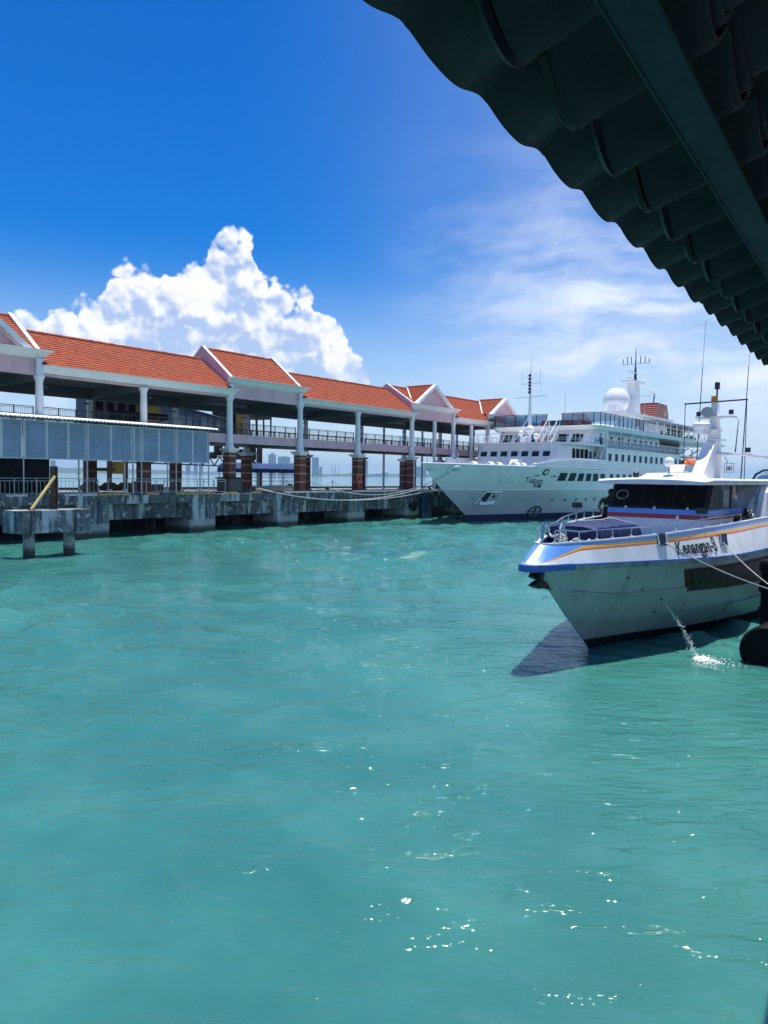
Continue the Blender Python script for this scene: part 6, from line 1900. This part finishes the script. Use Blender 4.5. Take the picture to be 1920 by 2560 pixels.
# ================================================================== TILED SHELTER ROOF over the camera, and its jetty
SHEL = Frame((0, 0, 0), 33.5)
EAVE = .72
def build_shelter():
    t = thing('jetty_shelter', 'dark tiled shelter roof with green steel purlin overhanging the jetty', 'shelter', SHEL, (0, 0, DECK))
    Z0 = 5.50 - DECK; P_ = .312; pit = math.radians(19); EX = .345; LEN = .43
    def wave(x):                        # one S tile: broad hanging trough, tight roll at its side
        f = (x / P_) % 1.0
        return .038 * math.cos(2 * math.pi * f) + .006 * math.cos(4 * math.pi * f + .5)
    def tile_mesh(name, length, th, n=16, eave=False):
        vs_, fs_ = [], []
        rows = [(0, -.004), (.012, 0), (length, 0)] if not eave else [(-.03, -.012), (-.015, -.010), (.04, -.006), (.085, -.002), (.13, 0), (length, 0)]
        over = .022
        for layer in (0, 1):
            for l, dz in rows:
                for i in range(n + 1):
                    x = (P_ + over) * i / n
                    am = 1.0 if not eave else .32 + .68 * max(0, min(1, l / .12))
                    h = wave(x) * am + (th if layer else 0) + (.5 * over if i == n else 0) * 0 + (-dz if layer else dz) * 1
                    vs_.append((x, -l * math.cos(pit) + h * math.sin(pit) * 0, l * math.sin(pit) + h))
        R = len(rows); N = n + 1
        for r in range(R - 1):
            for i in range(n):
                a = r * N + i
                fs_.append((a, a + N, a + N + 1, a + 1))
                b_ = a + R * N
                fs_.append((b_, b_ + 1, b_ + N + 1, b_ + N))
        for i in range(n):
            fs_.append((i, i + 1, i + 1 + R * N, i + R * N))
            a = (R - 1) * N + i
            fs_.append((a, a + R * N, a + 1 + R * N, a + 1))
        for r in range(R - 1):
            a = r * N
            fs_.append((a, a + R * N, a + N + R * N, a + N)); a += n
            fs_.append((a, a + N, a + N + R * N, a + R * N))
        me = bpy.data.meshes.new(name); me.from_pydata(vs_, [], fs_)
        me.materials.append(MATS['shelter_tile'])
        me.polygons.foreach_set('use_smooth', [True] * len(me.polygons))
        try: me.set_sharp_from_angle(angle=math.radians(50))
        except Exception: pass
        return me
    me = tile_mesh('tile', LEN, .016)
    mv = tile_mesh('eave_tile', LEN, .016, 16, True)
    ms = tile_mesh('starter_tile', .30, .014)
    rr = random.Random(31)
    x0 = 0.86 - 6 * P_
    def place(mesh, name, k, l, lift, m_=0):
        o_ = bpy.data.objects.new(name, mesh); COL.objects.link(o_); o_.parent = t
        o_.location = (x0 + k * P_, EAVE - l * math.cos(pit) + rr.uniform(-.004, .004), Z0 + l * math.sin(pit) + lift + rr.uniform(-.0015, .0015) + (.0012 if k % 2 else 0))
        o_.rotation_euler = (rr.uniform(-.004, .004), rr.uniform(-.004, .004), rr.uniform(-.004, .004))
    for k in range(56):
        place(mv, 'roof_tile', k, 0.0, .0)
        place(ms, 'starter_tile', k, .12, -.036)
    mb = MB()
    for row in range(0, 4):
        for xa, xb in ((x0 - 90 * P_, x0), (x0 + (56 if row == 0 else 50) * P_, x0 + 200 * P_)):
            n_ = int(round((xb - xa) / P_)) * 6
            mb.loft([[(xa + i * P_ / 6, EAVE - l * math.cos(pit), Z0 + l * math.sin(pit) + wave(xa + i * P_ / 6 - x0) + .012 + (.017 if l == row * EX else 0)) for i in range(n_ + 1)] for l in (row * EX, row * EX + LEN)], False)
    oe = mb.build('tile_field', 'shelter_tile', t, smooth=True, kind='stuff')
    oe.modifiers.new('thick', 'SOLIDIFY').thickness = .015
    for row in range(1, 4):
        for k in range(50):
            place(me, 'roof_tile', k, row * EX, .004 + .002 * (row % 2) + .017)
    for k in range(0, 56, 2):  # black tube drawing the deep shade of the gap behind the eave tiles
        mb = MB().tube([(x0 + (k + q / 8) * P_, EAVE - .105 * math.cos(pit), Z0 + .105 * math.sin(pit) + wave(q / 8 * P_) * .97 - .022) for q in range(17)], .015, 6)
        mb.build('eave_shade_line', 'boot_black', t, smooth=True)
    # the rest of the roof as one sheet, lengthened unseen to shade the ferry
    mb = MB()
    for row in range(4, 15):
        rings = []
        for l in (row * EX, row * EX + LEN):
            rings.append([(x0 - 90 * P_ + i * P_ / 6, EAVE - l * math.cos(pit), Z0 + l * math.sin(pit) + wave(i * P_ / 6) + .02 + (.017 if l == row * EX else 0)) for i in range(290 * 6)])
        mb.loft(rings, False)
    o_ = mb.build('tile_field', 'shelter_tile', t, smooth=True, kind='stuff')
    so = o_.modifiers.new('thick', 'SOLIDIFY'); so.thickness = .015
    # purlins and rafters of green steel
    for l, w, h in ((.322, .072, .055), (1.15, .085, .06), (2.0, .085, .06), (3.0, .085, .06)):
        yc, zc = EAVE - l * math.cos(pit), Z0 + l * math.sin(pit) - .062
        B_ = MB().xform(Matrix.Identity(4)).box(x0 - 28, x0 + 62, -w / 2, w / 2, -h, 0).xform(Matrix.Translation((0, yc, zc)) @ Matrix.Rotation(-pit, 4, 'X')).build('purlin', 'shelter_steel', t)
        MB().box(x0 - 28, x0 + 62, w / 2 + .0005, w / 2 + .004, -h - .006, -h + .012).xform(Matrix.Translation((0, yc, zc)) @ Matrix.Rotation(-pit, 4, 'X')).build('purlin_lip', 'shelter_steel', B_)
    for x in [-25.6 + 4 * q for q in range(22)]:
        MB().bar((x, .05, Z0 + .04), (x, -3.0, Z0 + 1.06), .07, .12).build('rafter', 'shelter_steel', t)
        MB().tube([(x, -.75, .003), (x, -.75, Z0 + .36)], .06, 12).build('post', 'shelter_steel', t, smooth=True)
    return t
build_shelter()
def build_jetty():
    t = thing('jetty', 'concrete jetty under the tiled shelter roof', 'jetty', SHEL, (0, 0, 0))
    MB().box(-30, 62, -6, .05, 2.6, DECK).build('deck', 'concrete', t)  # lengthened out of view to keep sky light off the ferry
    for x in [-26 + 5 * q for q in range(18)]:
        for y in (-.6, -4.2):
            MB().tube([(x, y, -2.5), (x, y, 2.595)], .25, 12).build('pile', 'concrete_tide', t, smooth=True)
build_jetty()

# ================================================================== HAZE
if True:
    m = bpy.data.materials.new('haze'); m.use_nodes = True
    nt = m.node_tree
    nt.nodes.remove(nt.nodes['Principled BSDF'])
    pv = nt.nodes.new('ShaderNodeVolumePrincipled')
    pv.inputs['Color'].default_value = (0.48, 0.76, 1.0, 1)
    pv.inputs['Density'].default_value = 1.1e-4
    pv.inputs['Anisotropy'].default_value = 0.0
    nt.links.new(pv.outputs[0], nt.nodes['Material Output'].inputs['Volume'])
    hz_ = MB().box(-9500, 9500, -600, 13500, -6.0, 190.0).build('haze', m)
    tag(hz_, 'thin bluish sea haze over the strait', None, kind='stuff')
